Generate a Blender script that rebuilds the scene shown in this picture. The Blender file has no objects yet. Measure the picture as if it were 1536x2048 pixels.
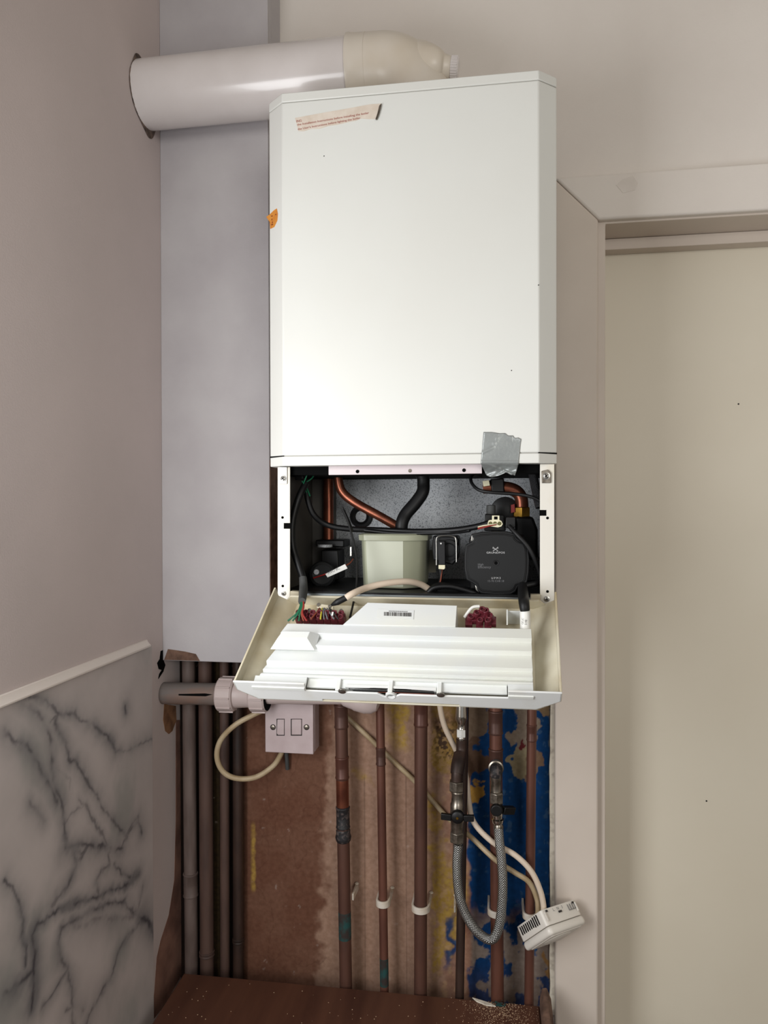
import bpy, bmesh, math, random
import numpy as np
from mathutils import Vector, Matrix, Euler
from math import radians, sin, cos, pi
random.seed(7)
C = bpy.context.scene.collection
SC = bpy.context.scene

# ------------------------------------------------------------------ camera
F = 1450.0
CAM = Vector((0, -1.28, 1.6))
ROT = Euler((0, 0, radians(8.7))).to_matrix() @ Matrix.Rotation(pi/2 + radians(-.47), 3, 'X') @ Matrix.Rotation(-.0025, 3, 'Z')
cd = bpy.data.cameras.new('camera'); cam = bpy.data.objects.new('camera', cd); C.objects.link(cam)
cam.matrix_world = Matrix.Translation(CAM) @ ROT.to_4x4()
cd.sensor_fit = 'HORIZONTAL'; cd.sensor_width = 36; cd.lens = 36*F/1536; cd.clip_start = .02
SC.camera = cam
# ------------------------------------------------------------------ light
SC.view_settings.view_transform = 'Standard'; SC.view_settings.look = 'None'
SC.view_settings.gamma = 1; SC.view_settings.use_curve_mapping = False
SC.view_settings.exposure = 0.02
w = bpy.data.worlds.new('world'); SC.world = w; w.use_nodes = True
w.node_tree.nodes['Background'].inputs[0].default_value = (.97, .975, 1, 1)
w.node_tree.nodes['Background'].inputs[1].default_value = .31
def area(name, loc, target, sx, sy, power, col):
    l = bpy.data.lights.new(name, 'AREA'); l.shape = 'RECTANGLE'; l.size = sx; l.size_y = sy
    l.energy = power; l.color = col
    o = bpy.data.objects.new(name, l); C.objects.link(o); o.location = loc
    o.rotation_euler = (Vector(target) - Vector(loc)).to_track_quat('-Z', 'Y').to_euler()
    return o
area('window_daylight', (-.60, -1.0, 1.50), (.05, -.1, 1.3), .40, .80, 9.3, (.97, .985, 1))
area('back_fill', (1.2, -3.1, 2.0), (.7, 0, 2.0), 1.0, .9, 23, (1, .975, .92))  # added fill from behind right, lifts the wall above the door

# ------------------------------------------------------------------ pixel geometry helpers
def ray(px, py): return ROT @ Vector(((px-768)/F, -(py-1024)/F, -1))
def PL(px, py, p, n):
    d = ray(px, py); p = Vector(p); n = Vector(n)
    return CAM + d*((p-CAM).dot(n)/d.dot(n))
def P(px, py, Y): return PL(px, py, (0, Y, 0), (0, 1, 0))
def S(px, py, Y):            # metres per pixel at that depth
    return (P(px+1, py, Y) - P(px, py, Y)).length
XL = -0.5833                 # left wall plane

# ------------------------------------------------------------------ materials
def lin(c): return tuple(((v/255)/12.92 if v/255 <= .04045 else ((v/255+.055)/1.055)**2.4) for v in c)
MATS = {}
def mat(name, col, rough=.5, metal=0, col2=None, scale=20, detail=4, lo=.35, hi=.65, bump=0, bscale=None, stretch=(1, 1, 1), spec=.5, alpha=1, trans=0, coat=0, attr=None):
    m = bpy.data.materials.new(name); m.use_nodes = True; nt = m.node_tree; b = nt.nodes['Principled BSDF']
    b.inputs['Base Color'].default_value = (*lin(col), 1)
    b.inputs['Roughness'].default_value = rough; b.inputs['Metallic'].default_value = metal
    b.inputs['Specular IOR Level'].default_value = spec
    b.inputs['Transmission Weight'].default_value = trans; b.inputs['Alpha'].default_value = alpha
    b.inputs['Coat Weight'].default_value = coat
    tc = nt.nodes.new('ShaderNodeTexCoord'); mp = nt.nodes.new('ShaderNodeMapping'); mp.inputs['Scale'].default_value = stretch
    nt.links.new(tc.outputs['Object'], mp.inputs['Vector'])
    src = None
    if attr:
        a = nt.nodes.new('ShaderNodeAttribute'); a.attribute_name = attr; src = a.outputs['Color']
        nt.links.new(src, b.inputs['Base Color'])
    if col2 is not None:
        n = nt.nodes.new('ShaderNodeTexNoise'); n.inputs['Scale'].default_value = scale; n.inputs['Detail'].default_value = detail
        nt.links.new(mp.outputs[0], n.inputs['Vector'])
        r = nt.nodes.new('ShaderNodeValToRGB'); r.color_ramp.elements[0].position = lo; r.color_ramp.elements[1].position = hi
        r.color_ramp.elements[0].color = (*lin(col), 1); r.color_ramp.elements[1].color = (*lin(col2), 1)
        nt.links.new(n.outputs['Fac'], r.inputs['Fac'])
        if attr:
            mx = nt.nodes.new('ShaderNodeMix'); mx.data_type = 'RGBA'; mx.blend_type = 'MULTIPLY'; mx.inputs[0].default_value = 1
            nt.links.new(src, mx.inputs[6]); nt.links.new(r.outputs[0], mx.inputs[7]); nt.links.new(mx.outputs[2], b.inputs['Base Color'])
        else: nt.links.new(r.outputs[0], b.inputs['Base Color'])
    if bump:
        n2 = nt.nodes.new('ShaderNodeTexNoise'); n2.inputs['Scale'].default_value = bscale or scale; n2.inputs['Detail'].default_value = 6
        nt.links.new(mp.outputs[0], n2.inputs['Vector'])
        bp = nt.nodes.new('ShaderNodeBump'); bp.inputs['Strength'].default_value = bump; bp.inputs['Distance'].default_value = .002
        nt.links.new(n2.outputs['Fac'], bp.inputs['Height']); nt.links.new(bp.outputs[0], b.inputs['Normal'])
    MATS[name] = m
    return m
M_wall = mat('wall_paint', (228, 221, 213), .75, col2=(223, 215, 207), scale=5, bump=.12, bscale=420, spec=.2)
M_wallL = mat('wall_paint_left', (206, 193, 190), .75, col2=(199, 187, 184), scale=4, bump=.12, bscale=420, spec=.2)
M_box = mat('boxing_paint', (188, 184, 185), .7, col2=(179, 174, 176), scale=9, bump=.18, bscale=160, spec=.2)
M_trim = mat('gloss_trim_paint', (212, 200, 188), .45, col2=(205, 193, 181), scale=6, spec=.35, bump=.08, bscale=90)
M_door = mat('door_paint', (222, 214, 196), .4, col2=(217, 208, 189), scale=3, spec=.35)
M_rawwood = mat('raw_board', (120, 92, 76), .9, col2=(84, 62, 50), scale=60, bump=.3)
M_alc = mat('stripped_plaster', (255, 255, 255), .85, col2=(232, 228, 224), scale=120, detail=4, attr='paint', bump=.35, bscale=60, spec=.15)
M_marble = mat('marble_laminate', (255, 255, 255), .4, col2=(240, 240, 240), scale=8, attr='paint', spec=.3)
M_plas = mat('white_plastic', (222, 222, 220), .38, spec=.4)
M_enam = mat('white_enamel', (226, 227, 222), .3, col2=(222, 222, 216), scale=3, spec=.35)
M_trayin = mat('aged_plastic', (208, 202, 182), .45, col2=(168, 152, 118), scale=12, lo=.38, hi=.72, spec=.35)
M_tray = mat('tray_plastic', (218, 219, 217), .42, col2=(206, 203, 192), scale=22, lo=.55, hi=.85, spec=.35)
M_traycov = mat('cover_plastic', (214, 217, 218), .38, col2=(220, 221, 213), scale=10, spec=.4)
M_rail = mat('painted_rail', (226, 222, 212), .4, col2=(204, 190, 156), scale=16, lo=.55, hi=.9, spec=.4)
M_bar = mat('crossbar_paint', (210, 198, 200), .45)
M_grey = mat('galvanised', (188, 191, 194), .5, .15, col2=(118, 121, 125), scale=620, detail=2, lo=.5, hi=.68)
M_cabin = mat('cabinet_inner', (84, 80, 74), .6, col2=(68, 65, 60), scale=8)
M_lip = mat('zinc_lip', (190, 200, 206), .3, .9)
M_black = mat('black_plastic', (11, 11, 12), .45, spec=.35)
M_rubber = mat('black_rubber', (16, 16, 17), .5, spec=.35)
M_hole = mat('black_void', (6, 6, 6), .9, spec=.1)
M_pump = mat('pump_plastic', (21, 22, 23), .55, spec=.3)
M_sleeve = mat('grey_sleeve', (62, 63, 62), .7)
M_cu = mat('bright_copper', (146, 88, 66), .34, .8, col2=(108, 60, 46), scale=30)
M_cud = mat('tarnished_copper', (98, 66, 54), .5, .35, col2=(70, 47, 41), scale=35, lo=.3, hi=.75, bump=.1, stretch=(1, 1, .25))
M_cur = mat('reddish_copper', (112, 72, 58), .45, .35, col2=(84, 52, 43), scale=24, stretch=(1, 1, .3))
M_cuk = mat('dark_brown_copper', (66, 48, 40), .5, .3, col2=(42, 31, 27), scale=40, stretch=(1, 1, .3))
M_ptd = mat('painted_pipe', (108, 93, 87), .6, col2=(86, 71, 65), scale=60, stretch=(1, 1, .2))
M_ptd2 = mat('brown_painted_pipe', (86, 64, 55), .65, col2=(66, 48, 42), scale=50, stretch=(1, 1, .2))
M_verd = mat('verdigris', (46, 36, 32), .8, col2=(22, 66, 64), scale=70, lo=.4, hi=.6)
M_solder = mat('solder_residue', (26, 24, 26), .6, col2=(96, 84, 80), scale=160, lo=.5, hi=.75, bump=.5)
M_iron = mat('corroded_grey_pipe', (112, 104, 100), .65, .1, col2=(128, 100, 86), scale=18, lo=.5, hi=.7, bump=.2, bscale=120, stretch=(.5, 1, 1))
M_waste = mat('waste_plastic', (196, 180, 176), .4, spec=.4, col2=(188, 172, 168), scale=8)
M_chrome = mat('chrome', (205, 200, 190), .16, 1)
M_nickel = mat('nickel', (158, 150, 138), .32, .9, col2=(104, 96, 86), scale=90)
M_brass = mat('brass', (196, 154, 66), .28, .95, col2=(150, 110, 46), scale=60)
M_steel = mat('screw_steel', (176, 174, 168), .3, .95)
M_cable = mat('cream_cable', (214, 196, 176), .45)
M_cable2 = mat('yellowed_cable', (178, 160, 130), .5, col2=(154, 132, 98), scale=30)
M_white = mat('white_label', (225, 224, 218), .5)
M_mar = mat('maroon_plastic', (92, 30, 40), .35)
M_green = mat('green_wire', (16, 92, 62), .45)
M_brown = mat('brown_wire', (128, 62, 42), .45)
M_redw = mat('red_wire', (140, 34, 30), .45)
M_yel = mat('yellow_wire', (190, 180, 60), .45)
M_vessel = mat('translucent_vessel', (164, 166, 144), .35, col2=(154, 156, 134), scale=6)
M_cream = mat('cream_connector', (226, 220, 188), .4)
M_paper = mat('aged_paper', (226, 215, 202), .7, col2=(214, 200, 184), scale=60)
M_pink = mat('red_ink', (165, 78, 66), .7)
M_orange = mat('orange_sticker', (222, 150, 62), .6, col2=(206, 128, 48), scale=60)
M_ink = mat('dark_ink', (40, 36, 34), .7)
M_lightink = mat('light_ink', (190, 190, 190), .6)
M_dimink = mat('dim_ink', (104, 104, 106), .6)
M_tape = mat('silver_tape', (150, 154, 152), .36, .35, col2=(138, 142, 141), scale=30, bump=.15, bscale=300)
M_top = mat('wood_worktop', (94, 60, 44), .5, col2=(66, 38, 28), scale=26, detail=8, stretch=(1, .12, 1), lo=.3, hi=.7)
M_gasket = mat('dirty_sealant', (120, 100, 88), .9, col2=(60, 50, 46), scale=80)
M_flue = mat('flue_plastic', (224, 218, 216), .22, col2=(216, 209, 206), scale=9, spec=.5, coat=.2)
M_flue2 = mat('flue_elbow_plastic', (216, 207, 194), .36, col2=(204, 190, 168), scale=8, lo=.5, hi=.85, spec=.5)
M_clip = mat('clip_plastic', (204, 196, 184), .4, col2=(190, 176, 156), scale=50)
M_stat = mat('thermostat_plastic', (222, 216, 206), .4)
M_spur = mat('spur_plastic', (188, 172, 172), .4, col2=(178, 160, 160), scale=30)
M_dust = mat('plaster_dust', (190, 160, 130), .9)
M_filler = mat('white_filler', (214, 206, 190), .8, col2=(180, 170, 155), scale=90, lo=.5, hi=.7, bump=.5)
M_floor = mat('floor_tile', (84, 74, 66), .5, col2=(70, 62, 56), scale=4)
M_ceil = mat('ceiling_paint', (225, 222, 216), .9)
# braided steel: crossed fine waves along the hose
def braided():
    m = mat('braided_steel', (176, 178, 178), .3, .9); nt = m.node_tree; b = nt.nodes['Principled BSDF']
    a = nt.nodes.new('ShaderNodeUVMap'); a.uv_map = 'UVMap'
    outs = []
    for s in (1, -1):
        mp = nt.nodes.new('ShaderNodeMapping'); mp.inputs['Rotation'].default_value[2] = s*.75; mp.inputs['Scale'].default_value = (1, 1, 1)
        nt.links.new(a.outputs[0], mp.inputs[0])
        wv = nt.nodes.new('ShaderNodeTexWave'); wv.inputs['Scale'].default_value = 1.1; nt.links.new(mp.outputs[0], wv.inputs[0]); outs.append(wv.outputs['Fac'])
    mu = nt.nodes.new('ShaderNodeMath'); mu.operation = 'MULTIPLY'; nt.links.new(outs[0], mu.inputs[0]); nt.links.new(outs[1], mu.inputs[1])
    r = nt.nodes.new('ShaderNodeValToRGB'); r.color_ramp.elements[0].color = (*lin((70, 72, 74)), 1); r.color_ramp.elements[1].color = (*lin((215, 214, 208)), 1)
    r.color_ramp.elements[1].position = .5
    nt.links.new(mu.outputs[0], r.inputs[0]); nt.links.new(r.outputs[0], b.inputs['Base Color'])
    bp = nt.nodes.new('ShaderNodeBump'); bp.inputs['Strength'].default_value = .6; bp.inputs['Distance'].default_value = .001
    nt.links.new(mu.outputs[0], bp.inputs['Height']); nt.links.new(bp.outputs[0], b.inputs['Normal'])
    return m
M_braid = braided()

# ------------------------------------------------------------------ mesh builder
WL = {}          # world location of each object
class MB:
    def __init__(s): s.v = []; s.f = []; s.uv = {}
    def add(s, vs, fs):
        n = len(s.v); s.v += [Vector(v) for v in vs]; s.f += [tuple(i+n for i in f) for f in fs]; return s
    def box(s, x0, x1, y0, y1, z0, z1):
        return s.add([(x0, y0, z0), (x1, y0, z0), (x1, y1, z0), (x0, y1, z0), (x0, y0, z1), (x1, y0, z1), (x1, y1, z1), (x0, y1, z1)],
                     [(0, 3, 2, 1), (4, 5, 6, 7), (0, 1, 5, 4), (1, 2, 6, 5), (2, 3, 7, 6), (3, 0, 4, 7)])
    def obox(s, c, ax, ay, az):      # oriented box: centre and three half vectors
        c, ax, ay, az = map(Vector, (c, ax, ay, az)); vs = []
        for k in (-1, 1):
            for i, j in ((-1, -1), (1, -1), (1, 1), (-1, 1)): vs.append(c+ax*i+ay*j+az*k)
        return s.add(vs, [(0, 3, 2, 1), (4, 5, 6, 7), (0, 1, 5, 4), (1, 2, 6, 5), (2, 3, 7, 6), (3, 0, 4, 7)])
    def prism(s, pts, ext):          # polygon points + extrusion vector
        pts = [Vector(p) for p in pts]; ext = Vector(ext); n = len(pts)
        return s.add(pts+[p+ext for p in pts], [tuple(range(n)), tuple(range(2*n-1, n-1, -1))]+[(i, i+n, (i+1) % n+n, (i+1) % n) for i in range(n)])
    def slab(s, px, Y, t): return s.prism([P(a, b, Y) for a, b in px], (0, t, 0))
    def rings(s, rings, cap=True, closed=False, uvs=False, seg_len=None):
        k = len(rings[0]); base = len(s.v); vs = [v for r in rings for v in r]; fs = []
        for i in range(len(rings)-1):
            for j in range(k):
                fs.append((i*k+j, i*k+(j+1) % k, (i+1)*k+(j+1) % k, (i+1)*k+j))
        if cap: fs += [tuple(range(k-1, -1, -1)), tuple(range((len(rings)-1)*k, len(rings)*k))]
        return s.add(vs, fs)
    def tube(s, pts, r, seg=16, sub=6, uv=False, smooth=True):
        pts = [Vector(p) for p in pts]; n = len(pts)
        rr = r if isinstance(r, (list, tuple)) else [r]*n
        path, rad = [], []
        if n > 2 and smooth:
            for i in range(n-1):
                p0, p1, p2, p3 = pts[max(i-1, 0)], pts[i], pts[i+1], pts[min(i+2, n-1)]
                for k in range(sub):
                    t = k/sub
                    path.append(.5*((2*p1)+(-p0+p2)*t+(2*p0-5*p1+4*p2-p3)*t*t+(-p0+3*p1-3*p2+p3)*t**3)); rad.append(rr[i]*(1-t)+rr[i+1]*t)
            path.append(pts[-1]); rad.append(rr[-1])
        else: path, rad = pts, list(rr)
        t0 = (path[1]-path[0]).normalized(); up = Vector((0, -1, 0)) if abs(t0.y) < .9 else Vector((0, 0, 1))
        nrm = (up-t0*up.dot(t0)).normalized(); rings = []; L = 0; Ls = []
        for i, p in enumerate(path):
            a = path[max(i-1, 0)]; b = path[min(i+1, len(path)-1)]; t = (b-a).normalized()
            nrm = (nrm-t*nrm.dot(t)).normalized(); bn = t.cross(nrm)
            rings.append([p+(nrm*cos(2*pi*j/seg)+bn*sin(2*pi*j/seg))*rad[i] for j in range(seg)])
            if i: L += (p-path[i-1]).length
            Ls.append(L)
        nf = len(s.f); s.rings(rings)
        if uv:
            for i in range(len(rings)-1):
                for j in range(seg):
                    s.uv[nf+i*seg+j] = [(j/seg*6, Ls[i]/.009), ((j+1)/seg*6, Ls[i]/.009), ((j+1)/seg*6, Ls[i+1]/.009), (j/seg*6, Ls[i+1]/.009)]
        return s
    def lathe(s, c, axis, prof, seg=24, hexa=False):
        c = Vector(c); ax = Vector(axis).normalized(); up = Vector((0, 0, 1)) if abs(ax.z) < .9 else Vector((0, -1, 0))
        n = (up-ax*up.dot(ax)).normalized(); b = ax.cross(n); k = 6 if hexa else seg
        return s.rings([[c+ax*t+(n*cos(2*pi*j/k)+b*sin(2*pi*j/k))*max(r, 1e-5) for j in range(k)] for t, r in prof])
    def build(s, name, m, parent=None, bevel=0, bseg=2, label=None, smooth=True, ang=35, sub=0):
        me = bpy.data.meshes.new(name)
        lo = Vector([min(v[i] for v in s.v) for i in range(3)]); hi = Vector([max(v[i] for v in s.v) for i in range(3)]); c = (lo+hi)/2
        me.from_pydata([v-c for v in s.v], [], s.f); me.update()
        bm = bmesh.new(); bm.from_mesh(me); bmesh.ops.recalc_face_normals(bm, faces=bm.faces); bm.to_mesh(me); bm.free()
        if s.uv:
            ul = me.uv_layers.new(name='UVMap')
            # match uv by vertex order in each polygon
            for fi, co in s.uv.items():
                p = me.polygons[fi]; orig = {vi: co[k] for k, vi in enumerate(s.f[fi])}
                for li in p.loop_indices: ul.data[li].uv = orig[me.loops[li].vertex_index]
        if smooth:
            for p in me.polygons: p.use_smooth = True
            me.set_sharp_from_angle(angle=radians(ang))
        me.materials.append(m)
        o = bpy.data.objects.new(name, me); C.objects.link(o); WL[o] = c
        if parent is not None: o.parent = parent; o.location = c-WL[parent]
        else: o.location = c
        if bevel:
            md = o.modifiers.new('bevel', 'BEVEL'); md.width = bevel; md.segments = bseg; md.limit_method = 'ANGLE'; md.angle_limit = radians(40)
            if smooth: md.harden_normals = False
        if label: o['label'] = label
        return o
def thing(name, label, cat, loc, group=None):
    o = bpy.data.objects.new(name, None); C.objects.link(o); o.location = loc; o.empty_display_size = .02
    WL[o] = Vector(loc); o['label'] = label; o['category'] = cat
    if group: o['group'] = group
    return o
def tag(o, label, cat, group=None):
    o['label'] = label; o['category'] = cat
    if group: o['group'] = group
    return o
def struct(o): o['kind'] = 'structure'; return o
def text(name, s, a, b, Y, m, parent, n=None, depth=.0003, hscale=1.0, up=None, p0=None, p1=None, label=None):
    """text running from pixel a to pixel b (baseline) on plane Y, or from p0 to p1 with an up vector"""
    A = Vector(p0) if p0 is not None else P(*a, Y); B = Vector(p1) if p1 is not None else P(*b, Y)
    cu = bpy.data.curves.new('t', 'FONT'); cu.body = s; cu.extrude = 0; cu.resolution_u = 3
    o = bpy.data.objects.new('t', cu); C.objects.link(o)
    dg = bpy.context.evaluated_depsgraph_get(); me = bpy.data.meshes.new_from_object(o.evaluated_get(dg)); bpy.data.objects.remove(o)
    xs = [v.co.x for v in me.vertices]; W = max(xs)-min(xs); x0 = min(xs); L = (B-A).length; k = L/W
    ex = (B-A).normalized(); ez = Vector(up) if up is not None else Vector((0, 0, 1)); ez = (ez-ex*ez.dot(ex)).normalized()
    mb = MB(); nn = ex.cross(ez)
    vs = [A+ex*(v.co.x-x0)*k+ez*v.co.y*k*hscale for v in me.vertices]
    mb.add([v+nn*depth*.5 for v in vs], [tuple(p.vertices) for p in me.polygons])
    return mb.build(name, m, parent, smooth=False, label=label)

# ------------------------------------------------------------------ numpy noise for surface patterns
rng = np.random.RandomState(3); LAT = rng.rand(256, 256)
def vnoise(x, y):
    xi = np.floor(x).astype(int); yi = np.floor(y).astype(int); fx = x-xi; fy = y-yi; fx = fx*fx*(3-2*fx); fy = fy*fy*(3-2*fy)
    g = lambda a, b: LAT[a % 256, b % 256]
    return (g(xi, yi)*(1-fx)+g(xi+1, yi)*fx)*(1-fy)+(g(xi, yi+1)*(1-fx)+g(xi+1, yi+1)*fx)*fy
def fbm(x, y, o=4):
    r = 0; a = .5; t = 0
    for k in range(o): r = r+a*vnoise(x*2**k+17*k, y*2**k+31*k); t += a; a *= .5
    return r/t
def sst(a, b, x): t = np.clip((x-a)/(b-a), 0, 1); return t*t*(3-2*t)
def lerp(a, b, t): return a*(1-t[:, None])+np.array(b)[None, :]*t[:, None]
def pattern_grid(name, m, o, eu, ev, nu, nv, colfn, thick, hfn=None):
    """fine grid sheet starting at o, spanning eu and ev, with a colour per vertex, closed at the back"""
    o, eu, ev, th = map(np.array, (o, eu, ev, thick))
    U, V = np.meshgrid(np.linspace(0, 1, nu), np.linspace(0, 1, nv)); U = U.ravel(); V = V.ravel()
    pts = o[None]+U[:, None]*eu[None]+V[:, None]*ev[None]
    col = colfn(pts)
    if hfn is not None: pts = pts-hfn(pts)[:, None]*(th/np.linalg.norm(th))[None]
    idx = np.arange(nu*nv).reshape(nv, nu)
    a = idx[:-1, :-1].ravel(); b = idx[:-1, 1:].ravel(); c = idx[1:, 1:].ravel(); d = idx[1:, :-1].ravel()
    faces = np.stack([a, b, c, d], 1).tolist(); n = len(pts)
    bord = list(idx[0, :])+list(idx[1:, -1])+list(idx[-1, -2::-1])+list(idx[-2:0:-1, 0])
    back = [pts[i]+th for i in bord]
    pts2 = np.vstack([pts, np.array(back)]); nb = len(bord)
    for i in range(nb): faces.append((bord[i], bord[(i+1) % nb], n+(i+1) % nb, n+i))
    faces.append(tuple(n+i for i in range(nb)))
    cen = (pts2.max(0)+pts2.min(0))/2
    me = bpy.data.meshes.new(name); me.from_pydata((pts2-cen).tolist(), [], [tuple(int(q) for q in f) for f in faces]); me.update()
    ca = me.color_attributes.new('paint', 'FLOAT_COLOR', 'POINT')
    full = np.ones((len(pts2), 4)); full[:n, :3] = col; full[n:, :3] = col[bord]
    ca.data.foreach_set('color', full.ravel())
    me.materials.append(m)
    ob = bpy.data.objects.new(name, me); C.objects.link(ob); ob.location = Vector(cen); WL[ob] = Vector(cen)
    return ob
def L3(*c): return np.array(lin(c))
RT = np.array(ROT)
def projpx(pts):
    q = (pts-np.array(CAM)[None])@RT
    return 768+F*q[:, 0]/-q[:, 2], 1024-F*q[:, 1]/-q[:, 2]

# ================================================================== SETTING
ZC = 2.75
CHX = -.3854; CHZ = P(400, 1323, -.07).z
struct(MB().box(XL-.12, XL, -.66, .1, 0, ZC).build('wall_left', M_wallL))
struct(MB().box(XL-.12, XL, -3.6, -2.7, 0, ZC).box(XL-.12, XL, -1.45, -.66, 0, 1.0).box(XL-.12, XL, -1.45, -.66, 2.3, ZC).box(XL-.12, XL, -2.7, -1.45, 0, ZC).build('wall_left_window_side', M_wallL))
# back wall with the doorway cut out; the stripped alcove is its lower left part
DX0 = P(1206, 1200, 0).x; DZ = P(1400, 439, 0).z; DX1 = DX0+.80
AX1 = P(1103, 1700, 0).x; AZ1 = 1.62
struct(MB().box(XL-.1, DX0, .003, .12, AZ1, ZC).box(AX1, DX0, .003, .12, 0, AZ1).box(XL-.1, AX1, .02, .12, 0, AZ1)
       .box(DX0, DX1, .003, .12, DZ+.01, ZC).box(DX1, 2.6, .003, .12, 0, ZC).build('wall_back', M_wall))
struct(MB().box(2.6, 2.7, -3.6, .12, 0, ZC).build('wall_right', M_wall))
struct(MB().box(XL-.12, 2.7, -3.6, .2, -.05, 0).build('floor', M_floor))
struct(MB().box(XL-.12, 2.7, -3.6, .2, ZC, ZC+.05).build('ceiling', M_ceil))
# boxing: front board, side board
bx = MB().box(XL, CHX, -.07, -.058, CHZ, ZC).box(CHX-.012, CHX, -.058, .003, CHZ, ZC)
ch = struct(bx.build('wall_boxing', M_box, bevel=.001))
z0 = CHZ; rb = MB()
rb.prism([(XL+.003, -.0705, z0+.001), (P(400, 1320, -.07).x, -.0705, z0+.001), (P(392, 1312, -.07).x, -.0705, P(392, 1308, -.07).z), (P(370, 1312, -.07).x, -.0705, P(370, 1303, -.07).z), (P(336, 1300, -.07).x, -.0705, P(336, 1298, -.07).z)], (0, .0006, 0))
rb.build('bare_patch', M_rawwood, ch, label='unpainted brown lower edge of the boxing')
MB().box(CHX+.0002, CHX+.0012, -.069, .002, CHZ, 1.68).build('bare_edge', M_rawwood, ch, label='bare brown side of the boxing')
# stripped alcove wall
def alcove_col(p):
    X, Y = projpx(p)
    nX = X+(fbm(X/22, Y/22)-.5)*44; nY = Y+(fbm(X/25+50, Y/25)-.5)*44
    f1 = fbm(X/60, Y/60, 5); f2 = fbm(X/12, Y/12+9, 4); f3 = fbm(X/5+3, Y/5, 3)
    col = np.repeat(L3(176, 134, 112)[None], len(X), 0)
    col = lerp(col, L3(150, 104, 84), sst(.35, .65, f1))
    col = lerp(col, L3(114, 77, 60), sst(690, 640, nX)*.8); col = lerp(col, L3(34, 24, 20), sst(494, 482, X))  # left end painted near black for the shade between the pipes
    # lighter beige strip left of first pipe and between pipes 1-3
    col = lerp(col, L3(190, 156, 134), sst(640, 668, nX+(Y-1600)*.05)*sst(905, 880, nX)*.75)
    # flaking layers in the big brown field
    ed = np.abs(fbm(X/70+5, Y/110+2, 4)-.5); col = lerp(col, L3(92, 58, 44), sst(.012, .003, ed)*.3*sst(490, 520, X)*sst(660, 650, X))
    col = lerp(col, L3(205, 190, 180), sst(.8, .86, f2)*.3)
    # yellow paint remains
    my = sst(775, 800, nX)*sst(822, 805, nX+(f2-.5)*20)*sst(1520, 1470, nY)
    my = np.maximum(my, sst(860, 872, nX)*sst(935, 915, nX)*sst(.28, .45, f1+(.12*np.sin(Y/55)))*.95)
    my = np.maximum(my, sst(700, 712, nX)*sst(745, 730, nX)*np.exp(-((nY-1548)/12)**2)*.6)
    my = np.maximum(my, sst(500, 506, X)*sst(513, 508, X+(f2-.5)*8)*sst(1640, 1660, Y)*sst(1790, 1770, Y)*.8)
    my = np.maximum(my, sst(425, 430, X)*sst(445, 440, X)*.05)
    col = lerp(col, L3(200, 164, 80), my*(.55+.45*sst(.3, .6, f3)))
    col = lerp(col, L3(206, 168, 128), sst(.55, .7, f2)*sst(840, 870, X)*sst(935, 915, nX)*.6)
    # dark scuffed plaster beside the filling loop
    md = np.exp(-(((nX-893)/26)**2+((nY-1475)/42)**2)); col = lerp(col, L3(96, 74, 58), np.clip(md*1.3, 0, 1)*sst(.42, .55, f3))
    # blue paint
    edge = 938+14*(fbm(Y/30, Y*0+2)-.5)
    mb = sst(edge-3, edge+3, nX*.35+X*.65)*sst(1112, 1100, X)
    low = sst(1800, 1860, nY)
    patch = sst(.47, .53, fbm(X/26+11, Y/34, 5))
    mb = mb*(1-low*(1-patch))
    mb = np.maximum(mb, np.exp(-(((nX-902)/9)**4+((nY-1880)/50)**4))*.95)
    col = lerp(col, L3(150, 142, 134), low*sst(938, 948, X)*.8)
    col = lerp(col, L3(14, 66, 120), mb)
    col = lerp(col, L3(90, 120, 146), mb*sst(.66, .74, f2)*.35)
    # exposed render holes in the blue
    def hole(cx, cy, rx, ry, c, k=3): 
        nonlocal col
        d = ((nX-cx)/rx)**2+((nY-cy)/ry)**2
        col = lerp(col, c, sst(1.15, .95, d)); return d
    hole(948, 1438, 22, 50, L3(128, 108, 90)); hole(945, 1520, 32, 34, L3(104, 80, 64)); hole(946, 1590, 18, 24, L3(190, 146, 70))
    hole(1050, 1470, 24, 68, L3(150, 134, 118)); hole(1040, 1520, 18, 30, L3(160, 146, 116)); hole(1066, 1530, 18, 30, L3(140, 112, 90))
    hole(1042, 1492, 8, 9, L3(110, 40, 44)); hole(1094, 1415, 9, 14, L3(150, 126, 96)); hole(1092, 1940, 10, 28, L3(168, 130, 84))
    col = lerp(col, L3(168, 164, 152), sst(1098, 1101, X+(f2-.5)*5))
    # darker brown towards the shelf
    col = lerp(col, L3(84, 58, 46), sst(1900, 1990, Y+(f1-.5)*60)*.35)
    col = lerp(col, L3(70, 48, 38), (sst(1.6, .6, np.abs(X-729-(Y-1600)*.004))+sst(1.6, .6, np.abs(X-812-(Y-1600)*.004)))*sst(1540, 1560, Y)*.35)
    return np.clip(col*.72, .002, .9)
def alcove_h(p):
    X, Y = projpx(p); return (fbm(X/40, Y/40, 4)-.5)*.0015
ax0 = XL+.0005
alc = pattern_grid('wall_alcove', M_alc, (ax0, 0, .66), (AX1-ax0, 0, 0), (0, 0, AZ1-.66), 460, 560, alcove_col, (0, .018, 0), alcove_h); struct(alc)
# white filler strip between the alcove and the architrave
ARX0 = P(1110, 1600, -.02).x; ARX1 = P(1197, 1200, -.02).x
fl = MB(); n = 60; pts = []
for i in range(n+1):
    y = 1380+(2030-1380)*i/n; pts.append(P(1100+3*(vnoise(np.array([i*.35]), np.array([3.]))[0]-.5), y, -.006))
fl.prism(pts+[P(1113, 2030, -.006), P(1113, 1380, -.006)], (0, .008, 0)); struct(fl.build('trim_filler', M_filler))
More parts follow.
